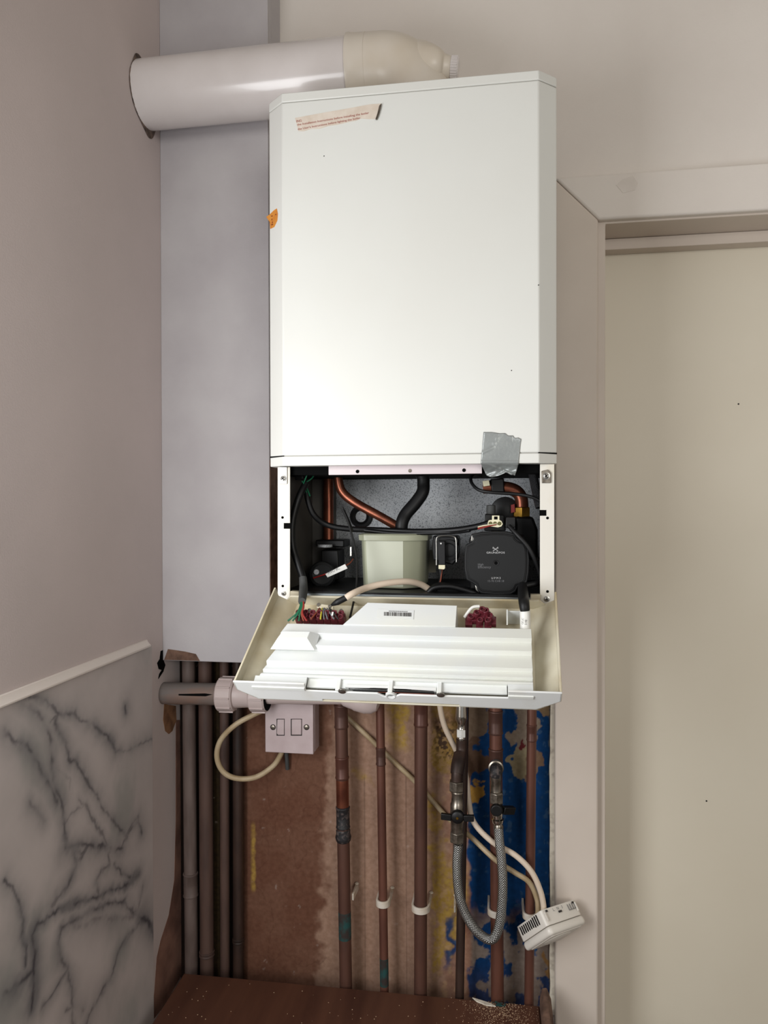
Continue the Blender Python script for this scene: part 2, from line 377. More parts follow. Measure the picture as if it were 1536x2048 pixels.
# architrave: left leg and head with a mitre
zin = P(1300, 433, -.02).z; zout = zin+.078
legp = [(ARX0, 0), (ARX1, 0), (ARX1, zin), (ARX0, zout-.004)]
struct(MB().prism([(x, -.02, z) for x, z in legp], (0, .023, 0)).build('trim_architrave_left', M_trim, bevel=.004, bseg=3))
hp = [(ARX1+.0004, zin+.0005), (DX1+.1, zin+.0005), (DX1+.1, zout), (ARX0, zout-.002)]
struct(MB().prism([(x, -.019, z) for x, z in hp], (0, .022, 0)).build('trim_architrave_head', M_wall, bevel=.004, bseg=3))
# door lining, stop and flush door
LN = MB().prism([(ARX1-.002, -.006, 0), (DX0+.003, -.006, 0), (DX0+.003, -.006, DZ), (DX1, -.006, DZ), (DX1, -.006, DZ+.009), (ARX1-.002, -.006, DZ+.009)], (0, .126, 0))
struct(LN.build('trim_lining', M_trim, bevel=.0015))
struct(MB().box(DX0+.0032, DX1, .066, .095, DZ-.020, DZ-.0005).box(DX0+.0031, DX0+.005, .066, .095, 0, DZ-.02).build('trim_stop', M_trim, bevel=.0015))
dr = MB().box(DX0+.006, DX1-.004, .0955, .135, .01, DZ-.004).build('door_1', M_door, bevel=.002); struct(dr)
dm = MB()
for x, y in ((1477, 808), (1413, 1602)):
    c = P(x, y, .0953); dm.lathe(c, (0, -1, 0), [(0, .0016), (.0006, .0012)], 8)
dm.build('nail_mark', M_ink, dr)
MB().box(DX1+.003, DX1+.05, .0, .12, 0, DZ).build('trim_lining_right', M_trim)['kind'] = 'structure'

for i_, q_ in enumerate((((1232, 370), (1246, 358), (1266, 352), (1276, 366), (1270, 380), (1246, 386)),)):
    MB().slab(q_, -.0194, .0003).build('trim_repair_patch', mat('patch_grey', (216, 208, 199), .75, col2=(222, 214, 206), scale=30))['kind'] = 'structure'
# marble splash panel and its edge trim on the left wall
YM1 = -.122; ZM1 = 1.3640; YM0 = -.62
def vein(pl, ox, oy, s):
    return [PL(ox+x*s, oy+y*s, (XL, 0, 0), (1, 0, 0)) for x, y in pl]
A_ = (0, 1260, .2213); B_ = (0, 1640, .2214)
VE = [([(130,620),(250,600),(380,640),(470,740),(540,760),(640,740),(680,800),(800,860),(880,920),(960,990),(1020,1100),(1130,1080),(1240,1030),(1350,980)], A_, 1.2, 1),
 ([(150,640),(250,720),(350,800),(400,900),(420,1000),(430,1200),(450,1400),(520,1560),(540,1700),(550,1850),(560,1960)], A_, 1.5, .9),
 ([(480,740),(460,850),(520,950),(570,1050),(590,1180),(650,1190),(720,1300),(780,1430),(850,1500),(880,1590),(960,1690),(1050,1800),(1110,1850),(1160,1750),(1220,1690),(1250,1840)], A_, 1.2, 1),
 ([(400,690),(440,680),(490,760),(450,800),(410,830)], A_, .8, 1),
 ([(0,910),(90,1000),(200,1040),(270,1140),(330,1280),(420,1400),(480,1560)], A_, 1.4, 1),
 ([(680,1530),(730,1570),(620,1650),(550,1740)], A_, 1, .6), ([(740,1570),(780,1680),(860,1800),(910,1880),(940,1980)], A_, 1.2, .8),
 ([(230,1570),(310,1640),(360,1730)], A_, 1.3, .8), ([(1100,700),(1108,745)], A_, 1.2, 1.2), ([(420,1200),(600,1350),(590,1430)], A_, 1, .3),
 ([(560,1960),(640,1950),(700,1930),(740,1940),(850,1950),(960,1970),(1070,1980)], A_, 1.6, 1.2),
 ([(540,0),(560,200),(640,300),(660,400),(580,580),(500,680),(430,780)], B_, 1.4, 1), ([(600,260),(700,300),(760,230),(680,360)], B_, 1.6, 1),
 ([(0,540),(90,640),(140,760),(165,900),(160,1040),(200,1150),(190,1300)], B_, 1, 1.2),
 ([(300,930),(360,920),(440,830),(560,780),(680,740),(870,690),(950,640),(1100,600),(1180,520),(1220,490)], B_, 1.1, 1.3),
 ([(870,690),(830,570),(880,450),(960,400),(940,290),(1060,250),(1120,130)], B_, 1.2, .9), ([(1120,130),(1160,60),(1220,0)], B_, 1.2, .9),
 ([(300,930),(250,1050),(280,1200),(260,1350),(270,1500),(250,1700)], B_, 1.4, 1.4), ([(260,1340),(130,1480),(0,1560)], B_, 1.6, 1.2),
 ([(520,970),(490,1100),(510,1250),(570,1350),(610,1500),(620,1843)], B_, 1.2, .9),
 ([(520,970),(650,900),(780,820),(950,750),(1100,740),(1150,820),(1230,880),(1300,920),(1370,1060)], B_, 1.3, 1),
 ([(1230,880),(1300,900),(1340,980),(1375,1060)], B_, 2, 1.4),
 ([(1230,930),(1100,1080),(1030,1200),(990,1380),(880,1560),(800,1700),(740,1843)], B_, 1.5, .9),
 ([(570,1350),(480,1500),(400,1620),(350,1680)], B_, 1, 1), ([(1000,400),(1100,500),(1150,520)], B_, 1.3, 1),
 ([(640,960),(850,890),(1080,880),(1200,860)], B_, 2.4, .6), ([(1260,600),(1240,700),(1200,860)], B_, 1.6, .6), ([(560,1720),(640,1690),(715,1700)], B_, 1.3, .8)]
def marble_col(p):
    y = p[:, 1]; z = p[:, 2]
    y2 = y+(fbm(y*110, z*110, 4)-.5)*.007; z2 = z+(fbm(y*110+40, z*110, 4)-.5)*.009
    tot = np.zeros(len(y)); soft = np.zeros(len(y))
    for pl, (ox, oy, s), wd, st in VE:
        w3 = vein(pl, ox, oy, s); best = np.full(len(y), 1e9)
        for a, b in zip(w3[:-1], w3[1:]):
            d = (b.y-a.y, b.z-a.z); ll = d[0]**2+d[1]**2+1e-12
            t = np.clip(((y2-a.y)*d[0]+(z2-a.z)*d[1])/ll, 0, 1)
            best = np.minimum(best, (y2-a.y-t*d[0])**2+(z2-a.z-t*d[1])**2)
        best = np.sqrt(best); tot = np.maximum(tot, st*np.exp(-(best/(wd*.0020))**2)); soft = np.maximum(soft, st*np.exp(-(best/(wd*.011))**1.2))
    cl = fbm(y*9+3, z*7, 5); fine = fbm(y*50, z*30, 3)
    col = np.repeat(L3(204, 195, 192)[None], len(y), 0)
    col = lerp(col, L3(164, 164, 160), sst(.42, .68, cl)*.8)
    col = lerp(col, L3(120, 120, 122), np.clip(soft*.8*(.3+1.1*fbm(y*24+8, z*20, 3)), 0, .85))
    col = lerp(col, L3(66, 64, 72), np.clip(tot*.62*sst(.25, .75, fbm(y*60, z*60+3, 3)), 0, .8))
    return col
mp_ = pattern_grid('marble_splashback', M_marble, (XL+.006, YM0, .60), (0, YM1-YM0, 0), (0, 0, ZM1-.60), 330, 500, marble_col, (-.0058, 0, 0))
tag(mp_, 'white marble effect splashback panel with dark grey veins on the left wall', 'splashback panel')
yt1 = -.1345
tr = MB().prism([(XL, 0, ZM1), (XL+.011, 0, ZM1), (XL+.011, 0, ZM1+.003), (XL+.006, 0, ZM1+.008), (XL+.004, 0, ZM1+.0125), (XL, 0, ZM1+.0125)], (0, 1, 0))
for v in tr.v: v.y = yt1 if v.y < .5 else YM0
tag(tr.build('edging_trim', mat('trim_white', (222, 212, 204), .4), bevel=.0008), 'white plastic edging strip along the top of the marble effect panel', 'edging strip')

# bare brown plaster on the left wall low in the corner, and torn paint at the boxing's foot
def Lw(px, py, o=.0): return PL(px, py, (XL+o, 0, 0), (1, 0, 0))
low = [(352, 1440), (352, 1640), (349, 1760), (338, 1830), (322, 1880), (314, 1915), (309, 1985), (300, 2048), (330, 2010), (366, 1946), (364, 1700), (360, 1440)]
st = MB().prism([Lw(a, b, .0008) for a, b in low], (-.0006, 0, 0)).build('wall_left_plaster', mat('bare_corner_plaster', (142, 104, 88), .9, col2=(104, 72, 60), scale=18, bump=.3, bscale=90)); struct(st)
tp = [(329, 1408), (352, 1412), (353, 1440), (345, 1462), (338, 1468), (331, 1462), (327, 1440)]
struct(MB().prism([Lw(a, b, .001) for a, b in tp], (-.0008, 0, 0)).build('wall_left_patch', mat('bare_wood_patch', (150, 108, 76), .85, col2=(110, 76, 52), scale=50)))
tp = [(322, 1302), (327, 1300), (328, 1322), (331, 1330), (327, 1343), (321, 1352), (317, 1358), (319, 1348), (324, 1340), (318, 1338), (315, 1326), (320, 1318)]
struct(MB().prism([Lw(a, b, .001) for a, b in tp], (-.0008, 0, 0)).build('wall_left_crack', M_hole))

# ================================================================== WORKTOP
TZ = P(725, 1977.5, -.058).z
def WPt(px, py): return PL(px, py, (0, 0, TZ), (0, 0, 1))
wt = thing('worktop', 'dark reddish brown wood worktop under the pipes, dusty at its right end', 'worktop', (-.25, -.3, TZ-.03))
WA = WPt(368, 1946); WB = WPt(1079, 2011.5); WC = WPt(300, 2053); WX1 = WB.x
WD = WC+(WC-WA)*((-.62-WC.y)/(WC.y-WA.y))
MB().prism([(WA.x, WA.y, TZ-.03), (WB.x, WB.y, TZ-.03), (WX1, -.62, TZ-.03), (WD.x, -.62, TZ-.03)], (0, 0, .03)).build('board', M_top, wt, bevel=.002)
up = MB().prism(
                [(WX1+.0005, WB.y+.004, TZ-.03), (WX1+.019, WB.y+.004, TZ-.03), (WX1+.019, WB.y+.004, TZ+.012), (WX1+.012, WB.y+.004, TZ+.03), (WX1+.004, WB.y+.004, TZ+.028), (WX1+.0005, WB.y+.004, TZ+.012)], (0, -.13, 0))
for v in up.v:
    if v.y < WB.y-.1 and v.z > TZ: v.z = TZ+.001
up.build('end_strip', M_rawwood, wt, bevel=.002, label='bare brown wood strip at the right end of the worktop')
ds = MB(); r = random.Random(4)
def crumb(mb, x, y, s, z=TZ):
    mb.add([(x+s*cos(a), y+s*.8*sin(a), z+.0001) for a in (0.3, 2.2, 4.4)]+[(x, y, z+s*.9)], [(0, 1, 2), (0, 1, 3), (1, 2, 3), (2, 0, 3)])
for i in range(900):
    x = min(WX1-.004, r.gauss(.005, .028)); y = WB.y-.002-abs(r.gauss(0, .04)); crumb(ds, x, y, r.uniform(.0004, .0011))
for i in range(70): crumb(ds, r.uniform(XL+.05, 0), r.uniform(-.18, -.07), r.uniform(.0005, .0014))
o = ds.build('plaster_crumbs', M_dust, smooth=False); o['kind'] = 'stuff'; tag(o, 'pale plaster dust and crumbs scattered on the brown worktop', 'dust')
c = PL(968, 2006, (0, 0, TZ), (0, 0, 1))
tag(MB().prism([c+Vector(q) for q in ((-.02, .008, .0005), (-.006, .004, .0005), (.012, -.002, .0005), (.02, -.008, .0005), (.004, -.008, .0005), (-.012, -.001, .0005))], (0, 0, .002)).build('plaster_flake', M_filler, bevel=.0005), 'pale flake of plaster lying at the back edge of the worktop', 'flake')
tm = MB(); c = PL(998, 2010, (0, 0, TZ), (0, 0, 1))
for i in range(40): crumb(tm, c.x+r.gauss(0, .005), c.y+r.gauss(0, .003), r.uniform(.001, .003), TZ+r.uniform(0, .003))
tag(tm.build('corrosion_lump', M_verd, smooth=False), 'small green crust of corrosion beside a pipe foot on the worktop', 'corrosion')

# ================================================================== PIPES
def pipe(px0, py0, px1, py1, rpx, Y, m, label, group=None, name='copper_pipe', fits=(), top=None):
    """vertical pipe; ends given in pixels. fits: (y0,y1,rpx,material[,kind])"""
    a = P(px0, py0, Y); b = P(px1, py1, Y); s = S((px0+px1)/2, (py0+py1)/2, Y); r = rpx*s
    dirv = (a-b).normalized(); 
    b2 = a+(b-a)*((a.z-(TZ-.06))/(a.z-b.z)); a2 = a if top is None else a+(b-a)*((a.z-top)/(a.z-b.z))
    t = thing(name, label, 'pipe', b2, group)
    MB().tube([a2, b2], r, 20).build('tube', m, t)
    for f in fits:
        y0, y1, fr, fm = f[:4]; q0 = a+(b-a)*((y0-py0)/(py1-py0)); q1 = a+(b-a)*((y1-py0)/(py1-py0)); L = (q1-q0).length; ax = (q1-q0).normalized(); fr *= s
        if len(f) > 4 and f[4] == 'blob':
            mb = MB().lathe(q0, ax, [(0, fr*.8), (L*.15, fr), (L*.4, fr*.98), (L*.6, fr*1.12), (L*.85, fr*1.02), (L, fr*.8)], 20)
        elif len(f) > 4 and f[4] == 'plain': mb = MB().lathe(q0, ax, [(0, fr), (L, fr)], 20)
        else: mb = MB().lathe(q0, ax, [(0, fr*.9), (.001, fr*1.02), (.003, fr*1.04), (.0045, fr*.97), (L*.46, fr*.97), (L*.5, fr*.94), (L*.54, fr*.97), (L-.0045, fr*.97), (L-.003, fr*1.04), (L-.001, fr*1.02), (L, fr*.9)], 20)
        mb.build(f[5] if len(f) > 5 else 'coupling', fm, t)
    return t
lg = 'old pipes rising in the left corner of the alcove'
pipe(378, 1420, 383, 1940, 12.3, -.020, M_ptd, 'grey painted pipe nearest the left wall in the alcove', top=1.62, fits=[(1744, 1792, 13.6, M_ptd)])
pipe(411, 1420, 414, 1945, 13, -.020, M_ptd2, 'brown pipe second from the left wall, with a collar near the worktop', top=1.62, fits=[(1900, 1912, 14, M_ptd2)])
pipe(449, 1420, 450, 1950, 9, -.014, M_ptd2, 'thin brown pipe third from the left wall in the dark corner', top=1.62)
pipe(476, 1420, 477, 1950, 10, -.018, M_cuk, 'dark pipe fourth from the left wall, beside the bare brown plaster', top=1.62, fits=[(1875, 1885, 11, M_cuk)])
pipe(682, 1405, 692, 1978, 12.3, -.042, M_cud, 'brown copper pipe with several soldered couplings, left of the thin copper pipe', top=1.462,
     fits=[(1408, 1456, 13.6, M_cud), (1512, 1557, 13.4, M_cur), (1558, 1612, 12.45, M_cu, 'plain', 'cleaned_band'), (1612, 1656, 13.6, M_solder), (1656, 1684, 14.2, M_solder, 'blob', 'solder_lump'),
           (1822, 1876, 12.4, M_verd, 'plain', 'verdigris_stain')])
pipe(760, 1405, 769, 1985, 8.6, -.042, M_cur, 'thin reddish copper pipe between the two wider brown ones', top=1.462, fits=[(1494, 1530, 9.7, M_cud), (1915, 1970, 8.7, M_verd, 'plain', 'verdigris_stain')])
pipe(842, 1405, 841, 1992, 12.9, -.042, M_cud, 'wide dark brown copper pipe held by the biggest white clip', top=1.462, fits=[(1400, 1452, 14.2, M_cur)])
pipe(924, 1712, 919, 2000, 8.8, -.042, M_cuk, 'dark thin pipe below the left valve of the steel hose', fits=[], top=1.28)
pipe(991, 1405, 995, 2008, 12.9, -.040, M_cur, 'copper pipe on the blue wall behind the braided steel hose', top=1.462,
     fits=[(1420, 1468, 14.5, M_cud), (1496, 1540, 14.5, M_cud)])
pipe(1064, 1405, 1058, 2012, 9.6, -.042, M_cur, 'reddish copper pipe at the right edge of the blue wall', top=1.462, fits=[(1448, 1482, 10.4, M_cur)])
# verdigris on first right pipe
vd = MB(); c0 = P(694, 1848, -.052)
# clips
def clip(px, py, wpx, Y, rp, label, half=0):
    s = S(px, py, Y); c = P(px, py, Y); r = rp*s; g = 'white plastic pipe clips on the alcove wall'
    t = thing('pipe_clip', label, 'pipe clip', (c.x, -.002, c.z))
    h = 13*s/2; mb = MB(); n = 14; o_ = r+.0045; inn = r+.0006
    out = [(-o_, -c.y-.001)]+[(o_*-cos(pi*k/n), -o_*sin(pi*k/n)*1.0) for k in range(n+1)]+[(o_, -c.y-.001)]
    ii = [(inn, -c.y-.001)]+[(inn*cos(pi*k/n), -inn*sin(pi*k/n)) for k in range(n+1)]+[(-inn, -c.y-.001)]
    pts = [(c.x+a, c.y+b, c.z-h) for a, b in out+ii]
    if half:      # only one arm is left of this clip
        xa_ = c.x+half*(inn+.0002); xb_ = c.x+half*o_
        pts = [(xa_, c.y+.004, c.z-h), (xb_, c.y+.002, c.z-h), (c.x+half*(o_+.002), -.001, c.z-h), (xa_, -.001, c.z-h)]
        mb.prism(pts, (0, 0, 2*h))
    else: mb.prism(pts, (0, 0, 2*h))
    mb.build('saddle', M_clip, t, bevel=.0008)
    MB().lathe((c.x+(half or 1)*(o_-.001), -.004, c.z+h), (0, 0, 1), [(0, .004), (.002, .003), (.003, .001)], 12).build('nail_boss', M_clip, t)
    return t
clip(689, 1795, 0, -.042, 12.6, 'beige broken pipe clip behind the leftmost of the free copper pipes', half=1)
clip(766, 1804, 0, -.042, 8.8, 'small white pipe clip on the thin reddish copper pipe')
clip(841.5, 1814, 0, -.042, 13.1, 'largest white pipe clip, on the wide dark brown pipe')
clip(922, 1822, 0, -.042, 9, 'small white pipe clip on the dark pipe under the left valve', half=-1)
clip(993.5, 1822, 0, -.040, 13.2, 'painted over pipe clip behind the braided hose on the blue wall')
clip(1060, 1829, 0, -.042, 9.8, 'white pipe clip on the rightmost copper pipe, beside the thermostat')

# horizontal iron pipe and white plastic waste pipe
hz = thing('iron_pipe', 'grey and rust stained horizontal pipe coming out of the left wall', 'pipe', P(330, 1387, -.068))
hc0 = P(322, 1386, -.068); hc0.x = XL+.0005; hc1 = P(446, 1388.5, -.068); s_ = S(400, 1387, -.068)
MB().tube([hc0, hc1], 20.5*s_, 28).build('tube', M_iron, hz)
MB().slab([(357, 1388), (410, 1387), (425, 1389), (410, 1393), (357, 1391)], -.068-20.4*s_, .004).build('crack', M_hole, hz, label='black split along the pipe')
wp = thing('waste_pipe', 'off white plastic waste pipe with ribbed compression nuts below the boiler', 'pipe', P(600, 1392, -.068))
w0 = P(455, 1388, -.068); w1 = P(700, 1396, -.068); axw = (w1-w0).normalized()
MB().tube([P(462, 1388, -.068), P(706, 1389, -.068)], 18.0*s_, 28).build('tube', M_waste, wp)
def nut(a, b, rp, c=None, name='nut'):
    q0 = P(*a, -.068); q1 = P(*b, -.068); L = (q1-q0).length; ax = (q1-q0).normalized(); r = rp*s_
    mb = MB().lathe(q0, ax, [(0, r*.55), (0, r*.93), (.002, r), (L-.003, r*.98), (L, r*.9), (L, r*.55)], 32)
    nn = Vector((0, -1, 0)); bb = ax.cross(nn)
    for k in range(10):
        a_ = 2*pi*k/10; d = nn*cos(a_)+bb*sin(a_); mb.obox(q0+ax*L*.5+d*r, ax*L*.42, d.cross(ax)*.0012, d*.0016)
    mb.build(name, M_waste, wp, bevel=.0006)
nut((439, 1388), (472, 1389), 32); nut((504, 1391), (536, 1392), 30); MB().lathe(P(535, 1392, -.068), axw, [(0, 27*s_), (.0012, 27*s_), (.0012, 18*s_)], 28).build('nut_opening', M_hole, wp)
MB().lathe(P(472, 1389, -.068), axw, [(0, 25*s_), (.003, 24.6*s_), (.024, 23*s_), (.028, 24*s_)], 28).build('socket', M_waste, wp)
MB().lathe(P(690, 1390, -.068), (1, -.1, -.22), [(0, 18.5*s_), (.003, 20*s_), (.020, 21.5*s_), (.022, 22.5*s_), (.040, 22.5*s_), (.052, 19*s_), (.060, 12*s_), (.062, 4*s_)], 28).build('end_elbow', M_waste, wp)

# ================================================================== FUSED SPUR
sp = thing('fused_spur', 'off white fused connection unit with a rocker switch under the boiler', 'fused spur', P(581, 1454, -.03))
a = P(532.5, 1502, -.036); b = P(628, 1407, -.036)
MB().box(a.x, b.x, -.042, -.034, a.z, a.z+(b.x-a.x)).build('faceplate', M_spur, sp, bevel=.0012)
MB().box(a.x+.004, b.x+.001, -.034, -.003, a.z+.002, a.z+(b.x-a.x)-.002).build('back_box', M_spur, sp, bevel=.001)
MB().slab([(583, 1439), (602.5, 1439), (602.5, 1470), (583, 1470)], -.0445, .003).build('rocker', M_spur, sp, bevel=.0012)
MB().slab([(554.5, 1439), (568, 1439), (568, 1470), (556, 1470), (553.5, 1467)], -.0432, .0015).build('fuse_holder', M_spur, sp, bevel=.0006)
gr = MB()
for q in ([(581.5, 1437.5), (604, 1437.5), (604, 1471.5), (581.5, 1471.5)], [(553, 1437.5), (569.3, 1437.5), (569.3, 1471.5), (553, 1471.5)]): gr.slab(q, -.0422, .0006)
gr.build('shadow_gap', M_ink, sp)
for x in (546, 613):
    sc = MB().lathe(P(x, 1454.5, -.0425), (0, -1, 0), [(0, .0042), (.0012, .0038), (.0016, .002)], 16).build('screw', M_nickel, sp)
    MB().lathe(P(x, 1454.5, -.0421), (0, -1, 0), [(0, .0052), (.0003, .005)], 16).build('screw_recess', M_ink, sp)
cb = MB().tube([P(532, 1418, -.045), P(508, 1429, -.05), P(470, 1450, -.06), P(441, 1481, -.062), P(434, 1515, -.06), P(447, 1544, -.055), P(475, 1557, -.05), P(512, 1554, -.042), P(545, 1533, -.03), P(560, 1512, -.018), P(564, 1500, -.014)], 5.3*.0009, 14).build('power_cable', M_cable2)
tag(cb, 'cream cable looping out to the left and back into the fused spur', 'cable')
tag(MB().tube([P(572, 1500, -.012), P(574, 1520, -.010), P(575, 1538, -.006)], 4.2*.0009, 12).build('cable_stub', M_sleeve), 'short grey cable stub hanging under the fused spur', 'cable')

# ================================================================== CABLES TO THE THERMOSTAT
c1 = MB().tube([P(878, 1385, -.05), P(881, 1420, -.045), P(890, 1455, -.035), P(908, 1492, -.022), P(926, 1530, -.018), P(934, 1565, -.018), P(938, 1605, -.03), P(948, 1645, -.05), P(985, 1684, -.0585), P(1030, 1710, -.064), P(1062, 1742, -.067), P(1080, 1780, -.067), P(1087, 1812, -.066), P(1086, 1832, -.066)], 5.4*.00088, 14).build('thermostat_cable', M_cable)
tag(c1, 'pinkish white cable curving over the blue wall to the thermostat, upper one', 'cable')
c2 = MB().tube([P(680, 1422, -.008), P(725, 1463, -.008), P(780, 1516, -.008), P(835, 1568, -.008), P(872, 1610, -.008), P(900, 1640, -.010), P(942, 1674, -.035), P(990, 1719, -.058), P(1028, 1744, -.058), P(1058, 1764, -.057), P(1073, 1795, -.056), P(1076, 1818, -.056), P(1075, 1832, -.058)], 5.0*.00088, 14).build('thermostat_cable', M_cable2)
tag(c2, 'yellowed cable running diagonally behind the copper pipes to the thermostat, lower one', 'cable')

# ================================================================== THERMOSTAT
th = thing('room_thermostat', 'white room thermostat hanging loose by its cables at the architrave', 'thermostat', P(1095, 1855, -.08))
cr = P(1095, 1853, -.100)
ea = (P(1034, 1894, -.052)-cr); eb = (P(1160, 1830, -.055)-cr)
ea = ea.normalized()*.080; eb = (eb-ea.normalized()*eb.dot(ea.normalized())).normalized()*.083
nn = ea.cross(eb).normalized(); nn = nn if nn.z < 0 else -nn
au_ = ea.normalized(); bu_ = eb.normalized()
def rbox(c, a, b, n, r, t0, t1, ins=0):  # rounded-corner plate
    pts = []; al = a.length; bl = b.length; au = a.normalized(); bu = b.normalized()
    for cx, cy, a0 in ((al-r, bl-r, 0), (r, bl-r, 90), (r, r, 180), (al-r, r, 270)):
        for k in range(5):
            an = radians(a0+k*22.5); pts.append(c+au*(cx+(r-ins)*cos(an))+bu*(cy+(r-ins)*sin(an)))
    return [p+n*t0 for p in pts], n*(t1-t0)
pts, e = rbox(cr+au_*.0015+bu_*.0015, ea-au_*.003, eb-bu_*.003, nn, .006, -.025, -.001); MB().prism(pts, e).build('back_case', M_stat, th, bevel=.001)
pts, e = rbox(cr, ea, eb, nn, .008, -.0005, .013); MB().prism(pts, e).build('front_cover', M_stat, th, bevel=.005, bseg=4)
au = ea.normalized(); bu = eb.normalized()
MB().lathe(cr+ea*.5+eb*.5+nn*.013, nn, [(-.001, .026), (.0018, .0255), (.0025, .024)], 32).build('dial', M_stat, th)
pts, e = rbox(cr+ea*.08+eb*.08+nn*.013, ea*.84, eb*.84, nn, .006, -.001, .0012); MB().prism(pts, e).build('face_panel', M_stat, th, bevel=.0008)
vt = MB()
for k in range(10): vt.obox(cr+ea*(.2+.07*k)+nn*-.0155-bu*.0001, au*.0009, bu*.0004, nn*(-.0062 if k > 2 else -.0075))
vt.build('vent_slots', M_hole, th)
for u_, n_, w_ in ((.14, -.021, .002), (.86, -.021, .002), (.46, -.0145, .0035)): MB().obox(cr+eb*u_+nn*n_-au*.0002, bu*w_, au*.0004, nn*.0014).build('case_notch', M_ink, th)
tv = MB()
for k in range(4): tv.obox(cr+eb*(.70+.06*k)+nn*-.0165-au*.0002, bu*.0004, au*.0004, nn*.0042)
tv.obox(cr+eb*.8+nn*-.0118-au*.0002, bu*.009, au*.0004, nn*.0003).build('side_grooves', M_dimink, th)
for k in (.07, .90): MB().obox(cr+eb*k+nn*-.014-au*.0008, bu*.0014, au*.001, nn*.007).build('clip_rib', M_stat, th, bevel=.0004)
text('terminal_text', 'L   N   3', None, None, 0, M_dimink, th, p0=cr+eb*.30+nn*-.0175-au*.0004, p1=cr+eb*.56+nn*-.0175-au*.0004, up=-nn)

# ================================================================== FILLING LOOP
flp = thing('filling_loop', 'braided stainless filling loop hose hanging between two nickel valves', 'filling loop', P(955, 1760, -.075))
hp_ = [(917, 1688), (914.5, 1712), (914, 1738), (915.5, 1768), (920, 1797), (931, 1828), (948, 1856), (966, 1873), (982, 1879), (993, 1868), (1000, 1842), (1004, 1805), (1005.5, 1765), (1003, 1722), (999, 1684), (997, 1656)]
hY = [-.078]*6+[-.080]*7+[-.078, -.074, -.070]
MB().tube([P(x, y, Yh) for (x, y), Yh in zip(hp_, hY)], 9.3*.00083, 20, 8, uv=True).build('braided_hose', M_braid, flp)
def lst(px, py, Y, segs, m, name, parent, px2=None, hexa=False):
    """vertical lathe from list of (y, rpx)"""
    y0 = segs[0][0]; y1 = segs[-1][0]; a = P(px, y0, Y); b = P(px2 or px, y1, Y); ax = (b-a).normalized(); L = (b-a).length; s = S(px, y0, Y)
    return MB().lathe(a, ax, [((y-y0)/(y1-y0)*L, rp*s) for y, rp in segs], 22, hexa).build(name, m, parent, bevel=.0005 if hexa else 0)
YV = -.072
# left valve
v1 = lst(915, 0, YV, [(1582, 12), (1584, 13), (1588, 12), (1590, 11.5), (1605, 12.5), (1608, 14), (1640, 14.5), (1643, 13), (1662, 12.5), (1664, 12)], M_nickel, 'valve_body', flp, 914)
lst(913, 0, YV, [(1561, 13), (1562, 15.5), (1580, 15.5), (1582, 13)], M_nickel, 'compression_nut', flp, hexa=True)
lst(914, 0, YV, [(1662, 12), (1664, 15), (1682, 15), (1684, 12)], M_nickel, 'hose_nut', flp, hexa=True)
lst(916, 0, YV, [(1684, 9), (1690, 10.5), (1700, 10), (1702, 9)], M_nickel, 'ferrule', flp)
hc = P(915, 1633, YV-.014)
hd = MB().lathe(hc, (0, -1, 0), [(-.004, .0105), (0, .0115), (.005, .0105), (.007, .006)], 20)
for sx in (-1, 1): hd.obox(hc+Vector((sx*.0185, -.002, -.0006)), (.0085, 0, .0005*sx), (0, .0035, 0), (0, 0, .0052))
hdo = hd.build('handle', M_black, v1, bevel=.0012)
MB().lathe(hc, (0, -1, 0), [(.0065, .0024), (.0085, .002)], 8).build('screw', M_brass, v1)
# dark elbow and pipe above left valve
eq = thing('service_pipe', 'dark brown bent pipe feeding the left valve under a chrome coupling', 'pipe', P(920, 1500, -.05))
MB().tube([P(923, 1478, -.045), P(923, 1500, -.045), P(919, 1520, -.056), P(914, 1540, -.070), P(913, 1563, YV)], 10.2*.0009, 18).build('tube', M_cuk, eq)
MB().tube([P(920, 1508, -.051), P(916, 1530, -.064), P(913.5, 1548, -.072)], [12*.0009, 13*.0009, 11.8*.0009], 18).build('bend', M_cuk, eq)
lst(923, 0, -.045, [(1395, 11), (1430, 13), (1437, 13), (1446, 9), (1448, 8.5), (1455, 8.5), (1457, 9)], M_chrome, 'chrome_coupling', eq)
lst(922.5, 0, -.045, [(1458, 9), (1459, 9.8), (1473, 9.8), (1474, 8)], M_white, 'white_collar', eq, hexa=True)
lst(922.5, 0, -.045, [(1474, 8), (1476, 8.5), (1479, 8)], M_chrome, 'ring', eq)
# tee and right valve
te = lst(992, 0, -.062, [(1544, 11), (1560, 11.5), (1562, 10.5), (1586, 11), (1590, 12)], M_nickel, 'tee_leg', flp)
MB().tube([P(992, 1534, -.031), P(992, 1534, -.062)], 13.5*.0009, 20, smooth=False).tube([P(992, 1534, -.055), P(992, 1540, -.066), P(992, 1552, -.066)], 11.5*.0009, 18).build('tee_branch', M_solder, flp)
MB().lathe(P(992, 1536, -.064), (0, -1, 0), [(0, 14.8*.00087), (.002, 14.6*.00087), (.003, 12*.00087), (.0015, 10*.00087)], 22).build('tee_ring', M_nickel, flp)
lst(993, 0, -.064, [(1583, 12), (1585, 14.5), (1604, 14.5), (1606, 12)], M_nickel, 'compression_nut', flp, hexa=True)
v2 = lst(994, 0, -.066, [(1604, 11), (1618, 9), (1628, 11), (1636, 9.5), (1638, 12.5), (1644, 12), (1648, 9)], M_chrome, 'valve_body', flp, 996)
lst(997, 0, -.067, [(1647, 8), (1652, 10.2), (1664, 9.6), (1668, 9.2)], M_nickel, 'ferrule', flp)
hb = MB().lathe(P(993, 1620, -.078), (0, -1, 0), [(-.006, .009), (0, .0105), (.004, .009)], 18)
